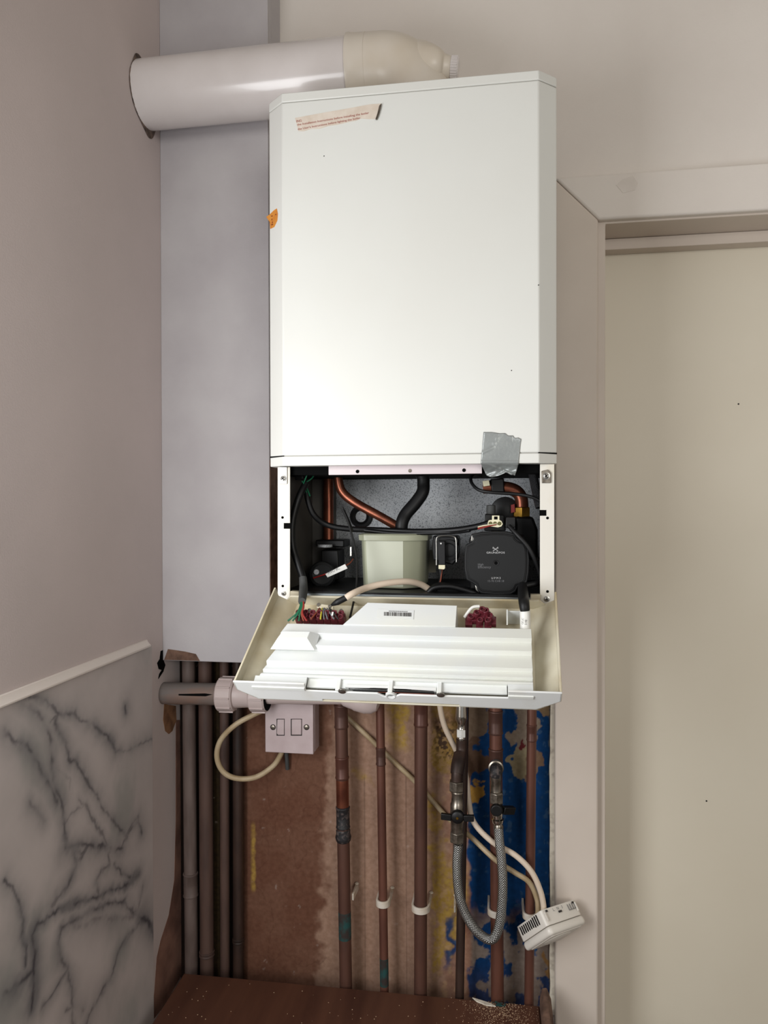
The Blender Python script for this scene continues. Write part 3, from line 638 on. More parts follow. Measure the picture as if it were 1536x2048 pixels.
q = P(993, 1620, -.078); hb.obox(q+Vector((.019, .012, -.004)), (.009, .006, -.002), (-.003, .005, 0), (.0015, 0, .006))
hb.build('handle', M_black, v2, bevel=.001)

# ================================================================== FLUE
fz = 2.2975; FY = -.125; fr = .0535
flu = thing('flue_pipe', 'white plastic flue pipe running from the left wall across to the boiler top', 'flue pipe', (-.4, FY, fz))
xe = P(692, 150, FY-fr).x
MB().tube([(XL+.0005, FY, fz-.0035), (xe, FY, fz)], fr, 48).build('tube', M_flue, flu)
el = []; R = .062; cx = P(800, 150, FY).x-.004
for k in range(0, 13):
    a_ = pi/2*k/12; el.append(((cx-.028)+R*sin(a_), FY, fz-R+R*cos(a_)))
er = fr+.0015
MB().lathe((xe-.004, FY, fz), (1, 0, 0), [(0, fr), (0, er+.002), (.004, er+.0025), (.008, er+.001), (.03, er+.0005)], 48).tube([(xe+.012, FY, fz)]+el+[(el[-1][0], FY, fz-R-.012)], er, 48, 2).build('elbow', M_flue2, flu, ang=50)
bq = P(905, 134, FY-.0); bx0 = Vector((el[-1][0]+.015, FY, fz-.030))
axp = Vector((1, 0, -.12)).normalized()
capc = P(901, 136, FY-.02)
MB().tube([(capc.x-.085, FY, fz-.014), (capc.x-.055, FY-.004, fz-.008), capc-axp*.028, capc-axp*.011, capc+axp*.001], [.047, .046, .0325, .020, .0155], 36, 6).build('boss', M_flue2, flu, ang=60)
cp = MB().lathe(capc, axp, [(0, .0135), (.001, .0165), (.011, .0162), (.013, .0145), (.0135, .004)], 40)
nv = Vector((0, -1, 0)); bv = axp.cross(nv)
for k in range(28):
    a_ = 2*pi*k/28; d = nv*cos(a_)+bv*sin(a_); cp.obox(capc+axp*.006+d*.0163, axp*.005, d.cross(axp)*.0008, d*.0009)
cp.build('test_point_cap', M_flue, flu, bevel=.0003)
# torn sealant on the wall around the flue
rg = MB(); NN = 72; ring0 = []; ring1 = []
rr = random.Random(2)
pts_o = []; pts_i = []
for k in range(NN):
    a_ = 2*pi*k/NN; j = fr+.0003+.0009*rr.random()+.012*max(0, cos(a_-radians(285)))**18+.007*max(0, cos(a_-radians(118)))**24
    pts_o.append((XL+.0008, FY+j*cos(a_), fz-.0035+j*sin(a_))); pts_i.append((XL+.0028, FY+(fr-.001)*cos(a_), fz-.0035+(fr-.001)*sin(a_)))
rg.rings([pts_o, pts_i], cap=False); rg.build('torn_sealant', M_gasket, flu, label='torn dirty edge where the flue enters the wall')

# ================================================================== BOILER
YF = -.28
H = P(820, 1210, -.27); c45 = math.sqrt(.5); tu = Vector((0, -c45, -c45)); tv_ = Vector((0, -c45, c45))
def T(x, u, v): return Vector((x, H.y, H.z))+tu*u+tv_*v
def TP(px, py, v):           # pixel -> point on tray plane of height v
    w_ = PL(px, py, T(0, 0, v), tv_); return w_
bo = thing('boiler', 'white wall hung gas boiler with its control panel dropped open', 'boiler', (-.11, -.14, 1.46))
YC = YF+.022; XB0 = P(539.5, 600, YC).x; XB1 = P(1113.5, 600, YC).x; XF0 = P(565, 560, YF).x; XF1 = P(1077.5, 560, YF).x
ZT = 2.186; ZB = 1.6575; zs1 = ZT-.0135; zs0 = ZB+.0145
def cov(z0_, z1_, ins=0): return MB().prism([(XB0+ins, -.05, z0_), (XB0+ins, YC+ins*.3, z0_), (XF0+ins*.4, YF+ins, z0_), (XF1-ins*.4, YF+ins, z0_), (XB1-ins, YC+ins*.3, z0_), (XB1-ins, -.05, z0_)], (0, 0, z1_-z0_))
MB().prism([(XB0+.0, -.05, zs0), (XB0, YC, zs0), (XF0, YF, zs0), (XF1, YF, zs0), (XB1, YC, zs0), (XB1, -.05, zs0)], (0, 0, zs1-zs0)).build('front_cover', M_enam, bo, bevel=.0018, bseg=3)
cov(zs1+.0007, ZT).build('top_trim', M_enam, bo, bevel=.0012)
cov(zs0-.004, zs1+.001, .0016).build('seam', mat('seam_grey', (150, 148, 142), .6), bo)
bt = MB().prism([(XB0, -.05, ZB), (XB0, YC, ZB), (XF0, YF, ZB), (XF1, YF, ZB), (XB1, YC, ZB), (XB1, -.05, ZB)], (0, 0, zs0-.0009-ZB)).build('bottom_trim', M_enam, bo, bevel=.0012)
for xa_, ya_, xb_ in ((XF1, YF, XB1), (XF0, YF, XB0)):
    d_ = .0003 if xb_ > xa_ else -.0003
    MB().prism([(xa_-d_*3, YF+.0002, zs0-.0012), (xb_+d_, YC-.0002, zs0-.0012), (xb_+d_, YC-.0002, zs0+.0006), (xa_-d_*3, YF-.0004, zs0+.0002)], (0, .002, 0)).build('corner_gap', M_hole, bo)
# lower cabinet shell
ZL = P(820, 1187, -.26).z; XR0 = P(555, 1100, -.262).x; XR1 = P(1109, 1100, -.262).x; YI = -.045
for xs_ in (XR0+.004, XR1-.006): MB().box(xs_, xs_+.002, -.258, -.006, ZL, ZB-.0005).build('side_panel', M_cabin, bo)
MB().box(XR0+.006, XR1-.006, YI, -.008, ZL, ZB).build('back_panel', M_grey, bo)
MB().box(XR0+.006, XR1-.006, -.256, YI, ZL-.004, ZL).build('base_panel', M_black, bo)
MB().slab([(581, 1186), (1080, 1196), (1080, 1201), (581, 1191)], -.259, .0025).build('base_lip', M_lip, bo, bevel=.0004)
# left channel on the back
MB().box(XR0+.006, XR0+.040, YI-.04, YI-.001, ZL, ZB).build('back_channel', M_cabin, bo, bevel=.001)
# round grommet on the back panel
MB().lathe(P(723, 1033, YI-.001), (0, -1, 0), [(0, .0195), (.002, .020), (.005, .0185), (.006, .014), (.004, .0105), (.001, .0095)], 32).build('grommet', M_rubber, bo)
MB().lathe(P(722, 1033, YI-.001), (0, -1, 0), [(0, .0098), (.002, .0096), (.0024, .004)], 24).build('grommet_plug', M_grey, bo)
# rails
def rail(x0, x1, top, bot, name):
    r_ = MB().slab([(x0, top), (x1, top), (x1, bot), (x0, bot)], -.264, .0022)
    sd = x0 if x0 < 800 else x1
    q = P(sd, 1000, -.264)
    r_.box(min(q.x, q.x+(.0015 if x0 < 800 else -.0015)), max(q.x, q.x+(.0015 if x0 < 800 else -.0015)), -.262, -.1, ZL-.016, ZB-.0005)
    return r_.build(name, M_rail, bo, bevel=.0008)
rl = rail(555, 580, 934, 1213, 'side_rail'); rr_ = rail(1080, 1109, 928, 1213, 'side_rail')
def hole(x, y, r, Y, par, m=M_hole, name='screw_hole'): MB().lathe(P(x, y, Y), (0, -1, 0), [(-.0002, r), (.0002, r)], 14).build(name, m, par)
for x, y in ((565, 1035), (565.5, 1172)): hole(x, y, .0019, -.2642, rl)
for x, y in ((1095, 1036), (1095, 1183)): hole(x, y, .0019, -.2642, rr_)
MB().slab([(567.5, 1046), (582, 1046), (582, 1057.5), (567.5, 1057.5)], -.2646, .001).build('slot', M_hole, rl)
MB().slab([(1079, 1020), (1092.5, 1020), (1092.5, 1031.5), (1079, 1031.5)], -.2646, .001).build('slot', M_hole, rr_)
def screw(x, y, r, Y, par, name='screw'):
    c = P(x, y, Y); o = MB().lathe(c, (0, -1, 0), [(0, r*1.05), (.0006, r*1.05), (.0008, r*.8), (.002, r*.7), (.0026, r*.35)], 18).build(name, M_steel, par); 
    MB().obox(c+Vector((0, -.00262, 0)), (r*.45, 0, r*.3), (0, .0002, 0), (-r*.1, 0, r*.12)).obox(c+Vector((0, -.00262, 0)), (-r*.3, 0, r*.45), (0, .0002, 0), (r*.12, 0, r*.1)).build('screw_slot', M_ink, par)
    return o
screw(567, 1187, .0036, -.2645, rl); screw(1093.5, 1198, .0038, -.2645, rr_)
br = MB().slab([(558, 934), (574, 934), (574, 968), (557, 968)], -.2665, .002).build('bracket', M_plas, bo, bevel=.0006, label='white top bracket of the left rail'); screw(566, 957, .0046, -.2668, bo, 'bracket_screw')
br2 = MB().slab([(1083, 942), (1096, 939), (1102, 946), (1102, 966), (1084, 966)], -.2665, .002).build('bracket', M_nickel, bo, bevel=.0006, label='metal top bracket of the right rail'); screw(1092.5, 952, .0048, -.2668, bo, 'bracket_screw')
# crossbar
cbx = MB().slab([(657, 930), (964, 926), (964, 947), (657, 950)], -.2615, .002).build('crossbar', M_bar, bo, bevel=.0006)
for x, y, mm_ in ((715, 943, M_hole), (820, 941.5, M_nickel), (928, 940.5, M_hole)): hole(x, y, .0026, -.2618, cbx, mm_)
MB().box(XR0+.006, XR1-.006, -.255, -.06, ZB-.012, ZB-.0005).build('upper_deck', M_hole, bo)  # void black colour paints in the shade under the cover

# plumbing inside
k = .00075
def wire(name, pts, r, m, seg=12, par=None, label=None): return MB().tube([P(*p) for p in pts], r, seg).build(name, m, par or bo, label=label)
wire('return_pipe', [(657, 930, -.10), (657, 1082, -.10)], .0088, M_cu, 20)
wire('bent_pipe', [(676, 930, -.15), (676.5, 958, -.15), (684, 983, -.15), (708, 1004, -.15), (760, 1033, -.15), (800, 1056, -.15)], .0072, M_cu, 20)
wire('drain_hose', [(846, 925, -.16), (847, 965, -.16), (845, 985, -.165), (830, 1007, -.17), (812, 1028, -.175), (804, 1046, -.18), (803, 1066, -.18)], .0098, M_rubber, 20)
MB().lathe(P(846, 942, -.16), (0, 0, -1), [(0, .0135), (.006, .0125), (.012, .010)], 20).build('hose_collar', M_rubber, bo)
MB().lathe(P(804, 1060, -.18), (0, 0, -1), [(0, .0105), (.004, .0145), (.009, .0145), (.010, .010)], 20).build('hose_cuff', M_rubber, bo)
bl = 'cable_loom'
wire(bl, [(611, 968, -.22), (616, 1000, -.215), (628, 1030, -.21), (655, 1050, -.20), (700, 1058, -.195), (760, 1060, -.19), (830, 1063, -.20), (900, 1061, -.21), (950, 1054, -.225), (978, 1046, -.235)], .0044, M_black, 14)
wire(bl, [(700, 1056, -.19), (780, 1066, -.198), (850, 1066, -.205), (910, 1064, -.212), (940, 1060, -.222)], .0030, M_black, 12)
wire(bl, [(612, 966, -.225), (600, 990, -.235), (590, 1020, -.24), (584, 1055, -.242), (586, 1095, -.242), (597, 1130, -.245), (605, 1155, -.25), (607, 1180, -.255)], .0052, M_black, 14)
wv0 = lambda name, pts, r, m, seg: MB().tube([Vector(p) for p in pts], r, seg).build(name, m, bo)
wv0('cable_sleeve', [P(606, 1155, -.262), P(607, 1180, -.275), TP(604, 1203, .044)], [.0056, .0062, .0052], M_sleeve, 16)
wire('green_wire', [(606, 970, -.23), (612, 955, -.235), (618, 942, -.23), (628, 935, -.22)], .0010, M_green, 8)
wire('green_wire', [(613, 985, -.222), (610, 968, -.226), (625, 955, -.22), (632, 938, -.21)], .0011, M_green, 8)
wire('green_wire', [(620, 992, -.218), (613, 975, -.225), (604, 962, -.23)], .0012, M_green, 8)
MB().slab([(586, 938), (604, 938), (607, 958), (590, 960)], -.225, .02).build('micro_switch', M_black, bo, bevel=.001)
MB().lathe(P(637, 946, -.22), (0, -1, 0), [(0, .003), (.005, .0035), (.006, .002)], 12).build('earth_stud', M_steel, bo)
# left valve assembly
va = MB().slab([(642, 1100), (676, 1100), (678, 1160), (642, 1160)], -.14, .05).slab([(631, 1080), (688, 1080), (688, 1095), (631, 1092)], -.135, .05).build('diverter_valve', M_black, bo, bevel=.002)
MB().lathe(P(645, 1149, -.17), (.15, -1, .1), [(-.03, .020), (-.001, .0215), (0, .0205), (.006, .0195), (.008, .015), (.006, .006)], 32).build('motor_cap', M_pump, va, bevel=.0003)
MB().lathe(P(633, 1144, -.182), (0, -1, 0), [(0, .0045), (.002, .004), (.0022, .001)], 16).build('cap_pin', M_grey, va)
MB().lathe(P(650, 1094, -.146), (0, 0, 1), [(0, .0120), (.004, .0120)], 20).build('collar', M_grey, va)
tgp = [(650.5, 1148), (690, 1128), (695, 1137), (655, 1155)]
tg = MB().slab(tgp, -.205, .0012).build('label_tag', M_white, bo, bevel=.0003)
text('tag_text', 'MVU 8C', (657, 1149), (680, 1138), -.2053, M_dimink, tg)
wire('red_wire', [(627, 1156, -.195), (640, 1152, -.20), (655, 1147, -.203)], .0012, M_redw, 8)
wire('brown_wire', [(690, 1132, -.203), (700, 1126, -.195), (706, 1118, -.18)], .001, M_brown, 8)
MB().slab([(700, 1094), (703, 1094), (703, 1112), (700, 1112)], -.12, .002).build('silver_pin', M_steel, bo)
wire('cable_tie', [(684, 1015, -.24), (694, 1038, -.242), (705, 1075, -.245), (712, 1110, -.25), (714, 1145, -.258), (712, 1180, -.268), (707, 1205, -.285), (700, 1235, -.305)], .0016, M_black, 8)
wire('cable_tie', [(684, 1015, -.24), (698, 1045, -.236), (704, 1062, -.22)], .0022, M_black, 8)
# condensate vessel
zt = P(790, 1070, -.215).z
def vp(px_, Y_): return P(px_, 1100, Y_).x
vx0 = P(722, 1120, -.20).x; vx1 = P(850, 1120, -.205).x; vx0b = vx0+.003; vx1b = vx1-.003
xr = P(806, 1120, -.215).x
prof = lambda z, g, o: [(vx0-o+g, -.12, z), (vx0-o+g, -.195-o, z), (vx0+.006+g, -.207-o, z), (xr, -.215-o, z), (vx1-.008-g, -.203-o, z), (vx1+o-g, -.19-o, z), (vx1+o-g, -.12, z)]
zb = ZL+.001
ve = MB().rings([prof(zb, .003, 0), prof(zt-.004, 0, 0)]).build('condensate_vessel', M_vessel, bo, bevel=.003, bseg=3, label='translucent greenish plastic vessel')
MB().rings([prof(zt-.009, 0, .0032), prof(zt, 0, .0038)]).rings([prof(zt, 0, .001), prof(zt+.0015, 0, .0005)]).build('vessel_lid', M_vessel, ve, bevel=.0012)
MB().slab([(849, 1100), (872, 1100), (872, 1145), (849, 1145)], -.12, .001).build('data_label', mat('dim_paper', (150, 146, 128), .7), bo)
# flow sensor with bail
fs = MB().slab([(866, 1072), (914, 1072), (918, 1080), (916, 1118), (905, 1130), (866, 1120), (864, 1095)], -.20, .05).build('flow_sensor', M_black, bo, bevel=.002)
MB().lathe(P(898, 1100, -.201), (0, -1, 0), [(0, .0155), (.004, .015), (.005, .011), (.003, .009), (.004, .004)], 28).build('sensor_dial', M_pump, fs)
wb = [(873, 1130, -.207), (873, 1098, -.207), (873, 1078, -.207), (879, 1072.5, -.207), (893, 1071.5, -.207), (907, 1073, -.207), (912, 1080, -.207), (913, 1105, -.207), (913, 1124, -.207)]
MB().tube([P(*q) for q in wb], .0009, 8).build('wire_bail', M_steel, fs)
MB().slab([(876, 1082), (890, 1082), (891, 1130), (877, 1130)], -.214, .012).build('sensor_arm', M_black, fs, bevel=.001)
MB().lathe(P(882, 1087, -.2145), (0, -1, 0), [(0, .0014), (.0012, .001)], 10).build('arm_pin', M_plas, fs)
pn = MB().slab([(877, 1130), (890, 1130), (890, 1137), (888, 1139), (877, 1138)], -.214, .008).build('plug', M_cream, fs, bevel=.0004)
wire('sensor_wire', [(881, 1139, -.212), (882, 1155, -.215), (877, 1170, -.22), (872, 1180, -.225)], .0022, M_black, 8)
wire('sensor_wire', [(884, 1139, -.212), (880, 1165, -.22), (870, 1178, -.225), (862, 1183, -.23)], .0010, M_brown, 8)
for pts in ([(856, 1186, -.235), (870, 1175, -.235), (900, 1173, -.235), (930, 1180, -.235), (960, 1190, -.235)], [(858, 1182, -.225), (880, 1170, -.225), (920, 1176, -.225), (950, 1184, -.225)]):
    wire('cable_loom', pts, .0042, M_black, 12)
# pump
pf = [(942, 1069), (962, 1064), (990, 1062), (1014, 1063), (1030, 1067), (1033, 1074), (1040, 1080), (1053, 1083), (1057, 1092), (1059, 1120), (1058, 1145), (1055, 1163), (1050, 1170), (1036, 1174), (1031, 1184), (1022, 1189), (990, 1190), (962, 1187), (955, 1182), (953, 1172), (944, 1166), (933, 1160), (929, 1140), (928.5, 1112), (931, 1090), (943, 1084), (948, 1078)]
pm = MB().slab(pf, -.248, .012).build('pump', M_pump, bo, bevel=.0015, bseg=3, label='square black circulation pump head')
cxp, cyp = 992, 1126; ins_ = [(cxp+(x-cxp)*.93, cyp+(y-cyp)*.93) for x, y in pf]; ins2 = [(cxp+(x-cxp)*.89, cyp+(y-cyp)*.89) for x, y in pf]
MB().slab(ins_, -.2488, .002).build('face_rim', M_black, pm, bevel=.0008)
MB().slab(ins2, -.2495, .002).build('face_plate', M_pump, pm, bevel=.0006)
MB().slab([(938, 1075), (1050, 1072), (1054, 1172), (940, 1180)], -.235, .10).build('motor_body', M_black, pm, bevel=.003)
MB().slab([(943, 1068), (960, 1064), (952, 1072), (948, 1084), (941, 1082)], -.2465, .008).slab([(950, 1168), (957, 1178), (958, 1186), (951, 1180)], -.2465, .006).build('metal_housing', M_steel, pm, bevel=.001)
MB().lathe(P(992, 1126, -.2496), (0, -1, 0), [(0, .0042), (.0008, .0040), (.0006, .0028)], 20).build('hub_ring', M_black, pm)
MB().lathe(P(992, 1126, -.2497), (0, -1, 0), [(0, .0026), (.0006, .0024)], 16).build('hub_screw', M_hole, pm)
YP = -.2498
text('brand_lettering', 'GRUNDFOS', (973, 1107), (1009.5, 1107), YP, M_lightink, pm, hscale=.75)
lg_ = MB(); lc = P(991, 1098, YP)
for sx in (1, -1):
    lg_.tube([lc+Vector((-.0034*sx, 0, .0028)), lc+Vector((-.001*sx, 0, .0004)), lc+Vector((.0012*sx, 0, -.0012)), lc+Vector((.0036*sx, 0, -.0028))], .00042, 6, 3)
lg_.tube([lc+Vector((-.0034, 0, .0028)), lc+Vector((-.0036, 0, .0008)), lc+Vector((-.0022, 0, .0002))], .0003, 6, 3).tube([lc+Vector((.0034, 0, .0028)), lc+Vector((.0036, 0, .0010)), lc+Vector((.0024, 0, .0004))], .0003, 6, 3)
lg_.build('brand_emblem', M_lightink, pm)
text('efficiency_lettering', 'High', (956, 1131), (967, 1131), YP, M_dimink, pm)
text('efficiency_lettering', 'Efficiency', (956, 1136.5), (982, 1136.5), YP, M_dimink, pm)
text('type_lettering', 'U P M 3', (983, 1158), (1001, 1158), YP, M_lightink, pm)
text('type_lettering', '15-70 CH8 18', (976, 1164), (1008, 1164), YP, M_dimink, pm)
# pump connectors
cn = MB().slab([(977, 1041), (980, 1040), (984, 1040), (984, 1031), (999, 1031), (999, 1040), (1003, 1042), (1006, 1048), (1003, 1053), (996, 1055), (980, 1053), (975, 1048)], -.240, .010).build('cream_connector', M_cream, pm, bevel=.0006)
MB().slab([(988, 1033), (995, 1033), (995, 1039), (988, 1039)], -.2405, .002).build('latch_slot', M_hole, pm)
for x in (981, 990, 999): MB().lathe(P(x, 1047, -.2402), (0, -1, 0), [(0, .0028), (.0005, .0024)], 14).build('pin_hole', mat('pin_olive', (90, 86, 40), .6) if 'pin_olive' not in MATS else MATS['pin_olive'], pm)
MB().slab([(970, 1028), (1008, 1030), (1012, 1062), (968, 1062)], -.228, .06).build('connector_block', M_black, pm, bevel=.0015)
MB().slab([(1012, 1034), (1031, 1034), (1031, 1055), (1011, 1057)], -.240, .02).build('black_connector', M_black, pm, bevel=.001)
MB().lathe(P(1019, 1054, -.2405), (0, -1, 0), [(0, .001), (.0006, .0008)], 8).build('connector_glint', M_plas, pm)
for dy, m_ in ((0, M_brown), (2, M_redw), (-2, M_cream)): wire('pump_wire', [(956, 1056+dy, -.236), (968, 1053+dy, -.241), (984, 1050+dy*.5, -.2425), (994, 1048, -.2415)], .0008, m_, 8, pm)
wire('pump_cable', [(1018, 1052, -.243), (1035, 1070, -.252), (1055, 1092, -.254), (1068, 1115, -.252), (1078, 1140, -.245), (1082, 1160, -.238)], .0032, M_rubber, 12)
wire('pump_cable', [(1048, 1172, -.250), (1062, 1169, -.248), (1075, 1166, -.244), (1086, 1160, -.235)], .0042, M_rubber, 12)
# copper bend, nut, sensor on the right
wire('flow_pipe', [(966, 975, -.16), (985, 974, -.16), (1018, 977, -.16), (1035, 985, -.16), (1043, 1000, -.16), (1044, 1030, -.16)], .0098, M_cu, 20)
MB().slab([(980, 958), (1008, 956), (1009, 985), (983, 984)], -.172, .03).build('pipe_clamp', M_black, bo, bevel=.002)
MB().slab([(965, 962), (978, 960), (980, 971), (967, 973)], -.178, .008).build('sensor_plug', M_cream, bo, bevel=.0006)
q = P(1043, 1014, -.16); MB().lathe(q, (0, 0, -1), [(0, .0125), (.001, .0138), (.015, .0138), (.016, .0125)], 6, True).build('brass_nut', M_brass, bo, bevel=.0006)
MB().slab([(1022, 1010), (1029, 1008), (1030, 1024), (1022, 1026)], -.17, .01).build('red_gasket', M_redw, bo)
MB().slab([(1030, 1033), (1066, 1033), (1076, 1060), (1076, 1120), (1030, 1120)], -.175, .06).build('pump_manifold', M_black, bo, bevel=.004)
MB().lathe(P(1010, 1022, -.15), (0, -1, 0), [(0, .022), (.01, .021), (.014, .012)], 24).build('manifold_cap', M_rubber, bo)
MB().lathe(P(982, 1030, -.19), (0, 0, 1), [(0, .007), (.014, .0068), (.015, .005)], 18).build('bleed_cap', M_sleeve, bo)
wire('sensor_cable', [(962, 952, -.18), (950, 949, -.19), (942, 955, -.20), (944, 967, -.21), (958, 980, -.22), (985, 985, -.225), (1030, 988, -.225), (1060, 993, -.228), (1083, 1003, -.23)], .0024, M_rubber, 10)
sl = MB().tube([P(1064, 935, -.20), P(1068, 960, -.20), P(1074, 990, -.205), P(1080, 1015, -.21)], .0065, 16, 6, uv=True).build('braided_sleeve', mat('black_braid', (32, 32, 34), .4, .2, bump=.9, bscale=900), bo)
# thick white cable in front
def wv(name, pts, r, m, seg=14, label=None): return MB().tube([Vector(p) for p in pts], r, seg).build(name, m, bo, label=label)
wv('white_cable', [TP(692, 1196, .046), TP(706, 1187, .047), P(735, 1175, -.293), P(775, 1166, -.275), P(815, 1163, -.256), P(842, 1169, -.238), P(860, 1180, -.226)], .0046, M_cable, 16)
wv('cable_tip', [TP(663, 1210, .038), TP(675, 1204, .043), TP(693, 1195, .046)], [.0014, .0044, .0041], M_rubber, 14)

# ---- drop-down control tray: local frame
TL = .156
tray = thing('control_tray', '', '', T(-.12, .08, 0)); tray.parent = bo; tray.location = WL[tray]-WL[bo]
del tray['label'], tray['category']
def tprof(u, ins, vfl):
    k_ = min(1, u/TL); xl = -.305-.0215*k_; xr_ = .0805-.0025*k_
    return [T(xl+ins, u, .040-0), T(xl+ins, u, .022), T(xl+.025+ins*.4, u, vfl), T(xr_-.028-ins*.4, u, vfl), T(xr_-ins, u, .022), T(xr_-ins, u, .040)]
def sheet(mb, A, B):   # two open profiles with thickness (outer lists, inner lists)
    pass
pan = MB(); o0 = tprof(.004, 0, 0); o1 = tprof(TL, 0, 0); i0 = tprof(.004, .0026, .0025); i1 = tprof(TL, .0026, .0025)
for v_ in (o0, i0):
    pass
nP = 6; vs = o0+o1+i0+i1; fs_ = []
for i in range(nP-1):
    fs_.append((i, i+1, nP+i+1, nP+i)); fs_.append((2*nP+i, 3*nP+i, 3*nP+i+1, 2*nP+i+1))
fs_ += [(0, nP, 3*nP, 2*nP), (nP-1, 3*nP-1, 4*nP-1, 2*nP-1)]
for i in range(nP-1): fs_.append((i, 2*nP+i, 2*nP+i+1, i+1)); fs_.append((nP+i, nP+i+1, 3*nP+i+1, 3*nP+i))
pan.add(vs, fs_).build('pan', M_trayin, tray, bevel=.0006)
# end wall with stepped lower edge and slot openings
xa = TP(647, 1402, 0).x; xb_ = TP(919, 1410, 0).x
ewp = [(-.3265, .0405), (-.3265, .022), (-.3015, 0), (xa, 0), (xa, .006), (xb_, .006), (xb_, 0), (.050, 0), (.078, .022), (.078, .0405)]
# centre cut-out on the upper edge
cut = [(TP(1016, 1383, .034).x, .0405), (TP(1016, 1383, .034).x, .0250), (TP(885, 1380, .03).x, .0240), (TP(868, 1375, .03).x, .0235), (TP(800, 1376, .03).x, .0235), (TP(785, 1384, .02).x, .0170), (TP(770, 1382, .02).x, .0175), (TP(755, 1374, .03).x, .0245), (TP(688, 1370, .03).x, .0245), (TP(612, 1367, .03).x, .0250), (TP(612, 1367, .034).x, .0405)]
ew = MB().prism([T(x, TL, v) for x, v in ewp+cut], tu*-.0026).build('end_wall', M_tray, tray, bevel=.0007)
# backing, black sheet painted in as the slot's shade, and wires
xs0 = TP(690, 1370, .03).x; xs1 = TP(872, 1376, .03).x
xm_ = (xs0+xs1)/2; MB().prism([T(xs0, TL-.0062, .010), T(xs1, TL-.0062, .010), T(xs1, TL-.0062, .0268), T(xs0, TL-.0062, .0268)], tu*-.004).build('slot_backing', M_tray, tray)
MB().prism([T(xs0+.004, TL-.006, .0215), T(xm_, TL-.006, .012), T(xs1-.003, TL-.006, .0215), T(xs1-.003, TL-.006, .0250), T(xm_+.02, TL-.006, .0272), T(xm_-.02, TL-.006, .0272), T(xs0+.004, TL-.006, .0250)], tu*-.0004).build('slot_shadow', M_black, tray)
for i_, m_ in enumerate((M_brown, M_black, M_black)):
    MB().tube([T(xs0+.01, TL-.004, .020+.002*i_), T((xs0+xs1)/2, TL-.0035, .024+.001*i_), T(xs1-.002, TL-.004, .022+.0015*i_)], .001, 8).build('slot_wire', m_, tray)
for px_, py_ in ((685, 1368), (882, 1374)):
    c_ = TP(px_, py_, .030); c_ = T(c_.x, TL-.001, .0262)
    MB().lathe(c_, tu, [(0, .0052), (.001, .0050), (.002, .003)], 14).build('screw', M_steel, tray)
c_ = T(TP(783, 1380, .02).x, TL-.010, .0195); MB().lathe(c_, tu, [(0, .0072), (.010, .0068), (.0105, .0052), (.006, .0045)], 20).build('round_boss', M_tray, tray)
# stepped inner cover: profile of (pixel row at x=850, height v)
rowv = [(1253, .0395), (1272, .0425), (1282, .0345), (1297, .0375), (1307, .0300), (1331, .0350), (1339, .0285), (1349, .0310), (1355, .0260), (1357.5, .0300), (1362, .0300)]
us = [((TP(850, y_, v_)-T(TP(850, y_, v_).x, 0, 0)).dot(tu), v_) for y_, v_ in rowv]
us = [us[0]]+[(max(us[i][0], us[i-1][0]+.0004), us[i][1]) for i in range(1, len(us))]
def xl_(u): a = (u-us[0][0])/(TL-us[0][0]); return TP(574, 1250, .04).x*(1-a)+(TP(512, 1345, .03).x)*a
xrr = TP(1064, 1300, .035).x
cvr = MB(); n_ = len(us)
# uniform staircase
tl = [T(xl_(u), u, v) for u, v in us]; trr = [T(xrr, u, v) for u, v in us]; bl_ = [T(xl_(u), u, .004) for u, v in us]; brr = [T(xrr, u, .004) for u, v in us]
vs = tl+trr+bl_+brr; fs_ = []
for i in range(n_-1): fs_ += [(i, i+1, n_+i+1, n_+i), (i, 2*n_+i, 2*n_+i+1, i+1), (n_+i, n_+i+1, 3*n_+i+1, 3*n_+i)]
fs_ += [(0, n_, 3*n_, 2*n_), (n_-1, 3*n_-1, 4*n_-1, 2*n_-1)]
cv_ = cvr.add(vs, fs_).build('inner_cover', M_traycov, tray, bevel=.0005)
# fill between cover's last step and the end wall: ledges left and right, recessed trough in the middle
ul = us[-1][0]
for (xa_, xb2) in ((xl_(TL), TP(612, 1366, .03).x), (TP(1016, 1383, .03).x, xrr)):
    MB().prism([T(xa_, ul, .0300), T(xb2, ul, .0300), T(xb2, TL+.0012, .0300), T(xa_, TL+.0012, .0300)], tv_*-.004).prism([T(xa_, TL+.0014, .0325), T(xb2, TL+.0014, .0325), T(xb2, TL+.0014, .0285), T(xa_, TL+.0014, .0285)], tu*-.003).build('cover_ledge', M_traycov, tray, bevel=.0005)
MB().prism([T(TP(614, 1360, .03).x, ul, .0255), T(TP(1014, 1372, .03).x, ul, .0255), T(TP(1014, 1372, .03).x, TL-.006, .0245), T(TP(614, 1360, .03).x, TL-.006, .0245)], tv_*-.003).build('trough', M_traycov, tray)
for px_ in (679, 783, 880):
    c_ = TP(px_, 1350, .03); MB().prism([T(c_.x-.003, TL-.018, .0245), T(c_.x+.003, TL-.018, .0245), T(c_.x+.003, TL-.001, .0245), T(c_.x-.003, TL-.001, .0245)], tv_*.004).build('rib', M_traycov, tray, bevel=.001)
# raised block on the left of the cover
top_ = [(563, 1262), (619, 1262), (614, 1276), (555, 1276)]
q_ = [TP(565, 1262, .052), TP(620, 1263, .052), TP(614, 1276, .052), TP(555, 1276, .052)]
b_ = [TP(562, 1262, .0405), TP(640, 1268, .0405), TP(631, 1300, .0335), TP(538, 1299, .0335)]
b_ = [TP(566, 1263, .040), TP(640, 1269, .0400), TP(630, 1301, .0345), TP(540, 1299, .0345)]
MB().rings([b_, q_], cap=True).build('raised_block', M_traycov, tray, bevel=.0005)
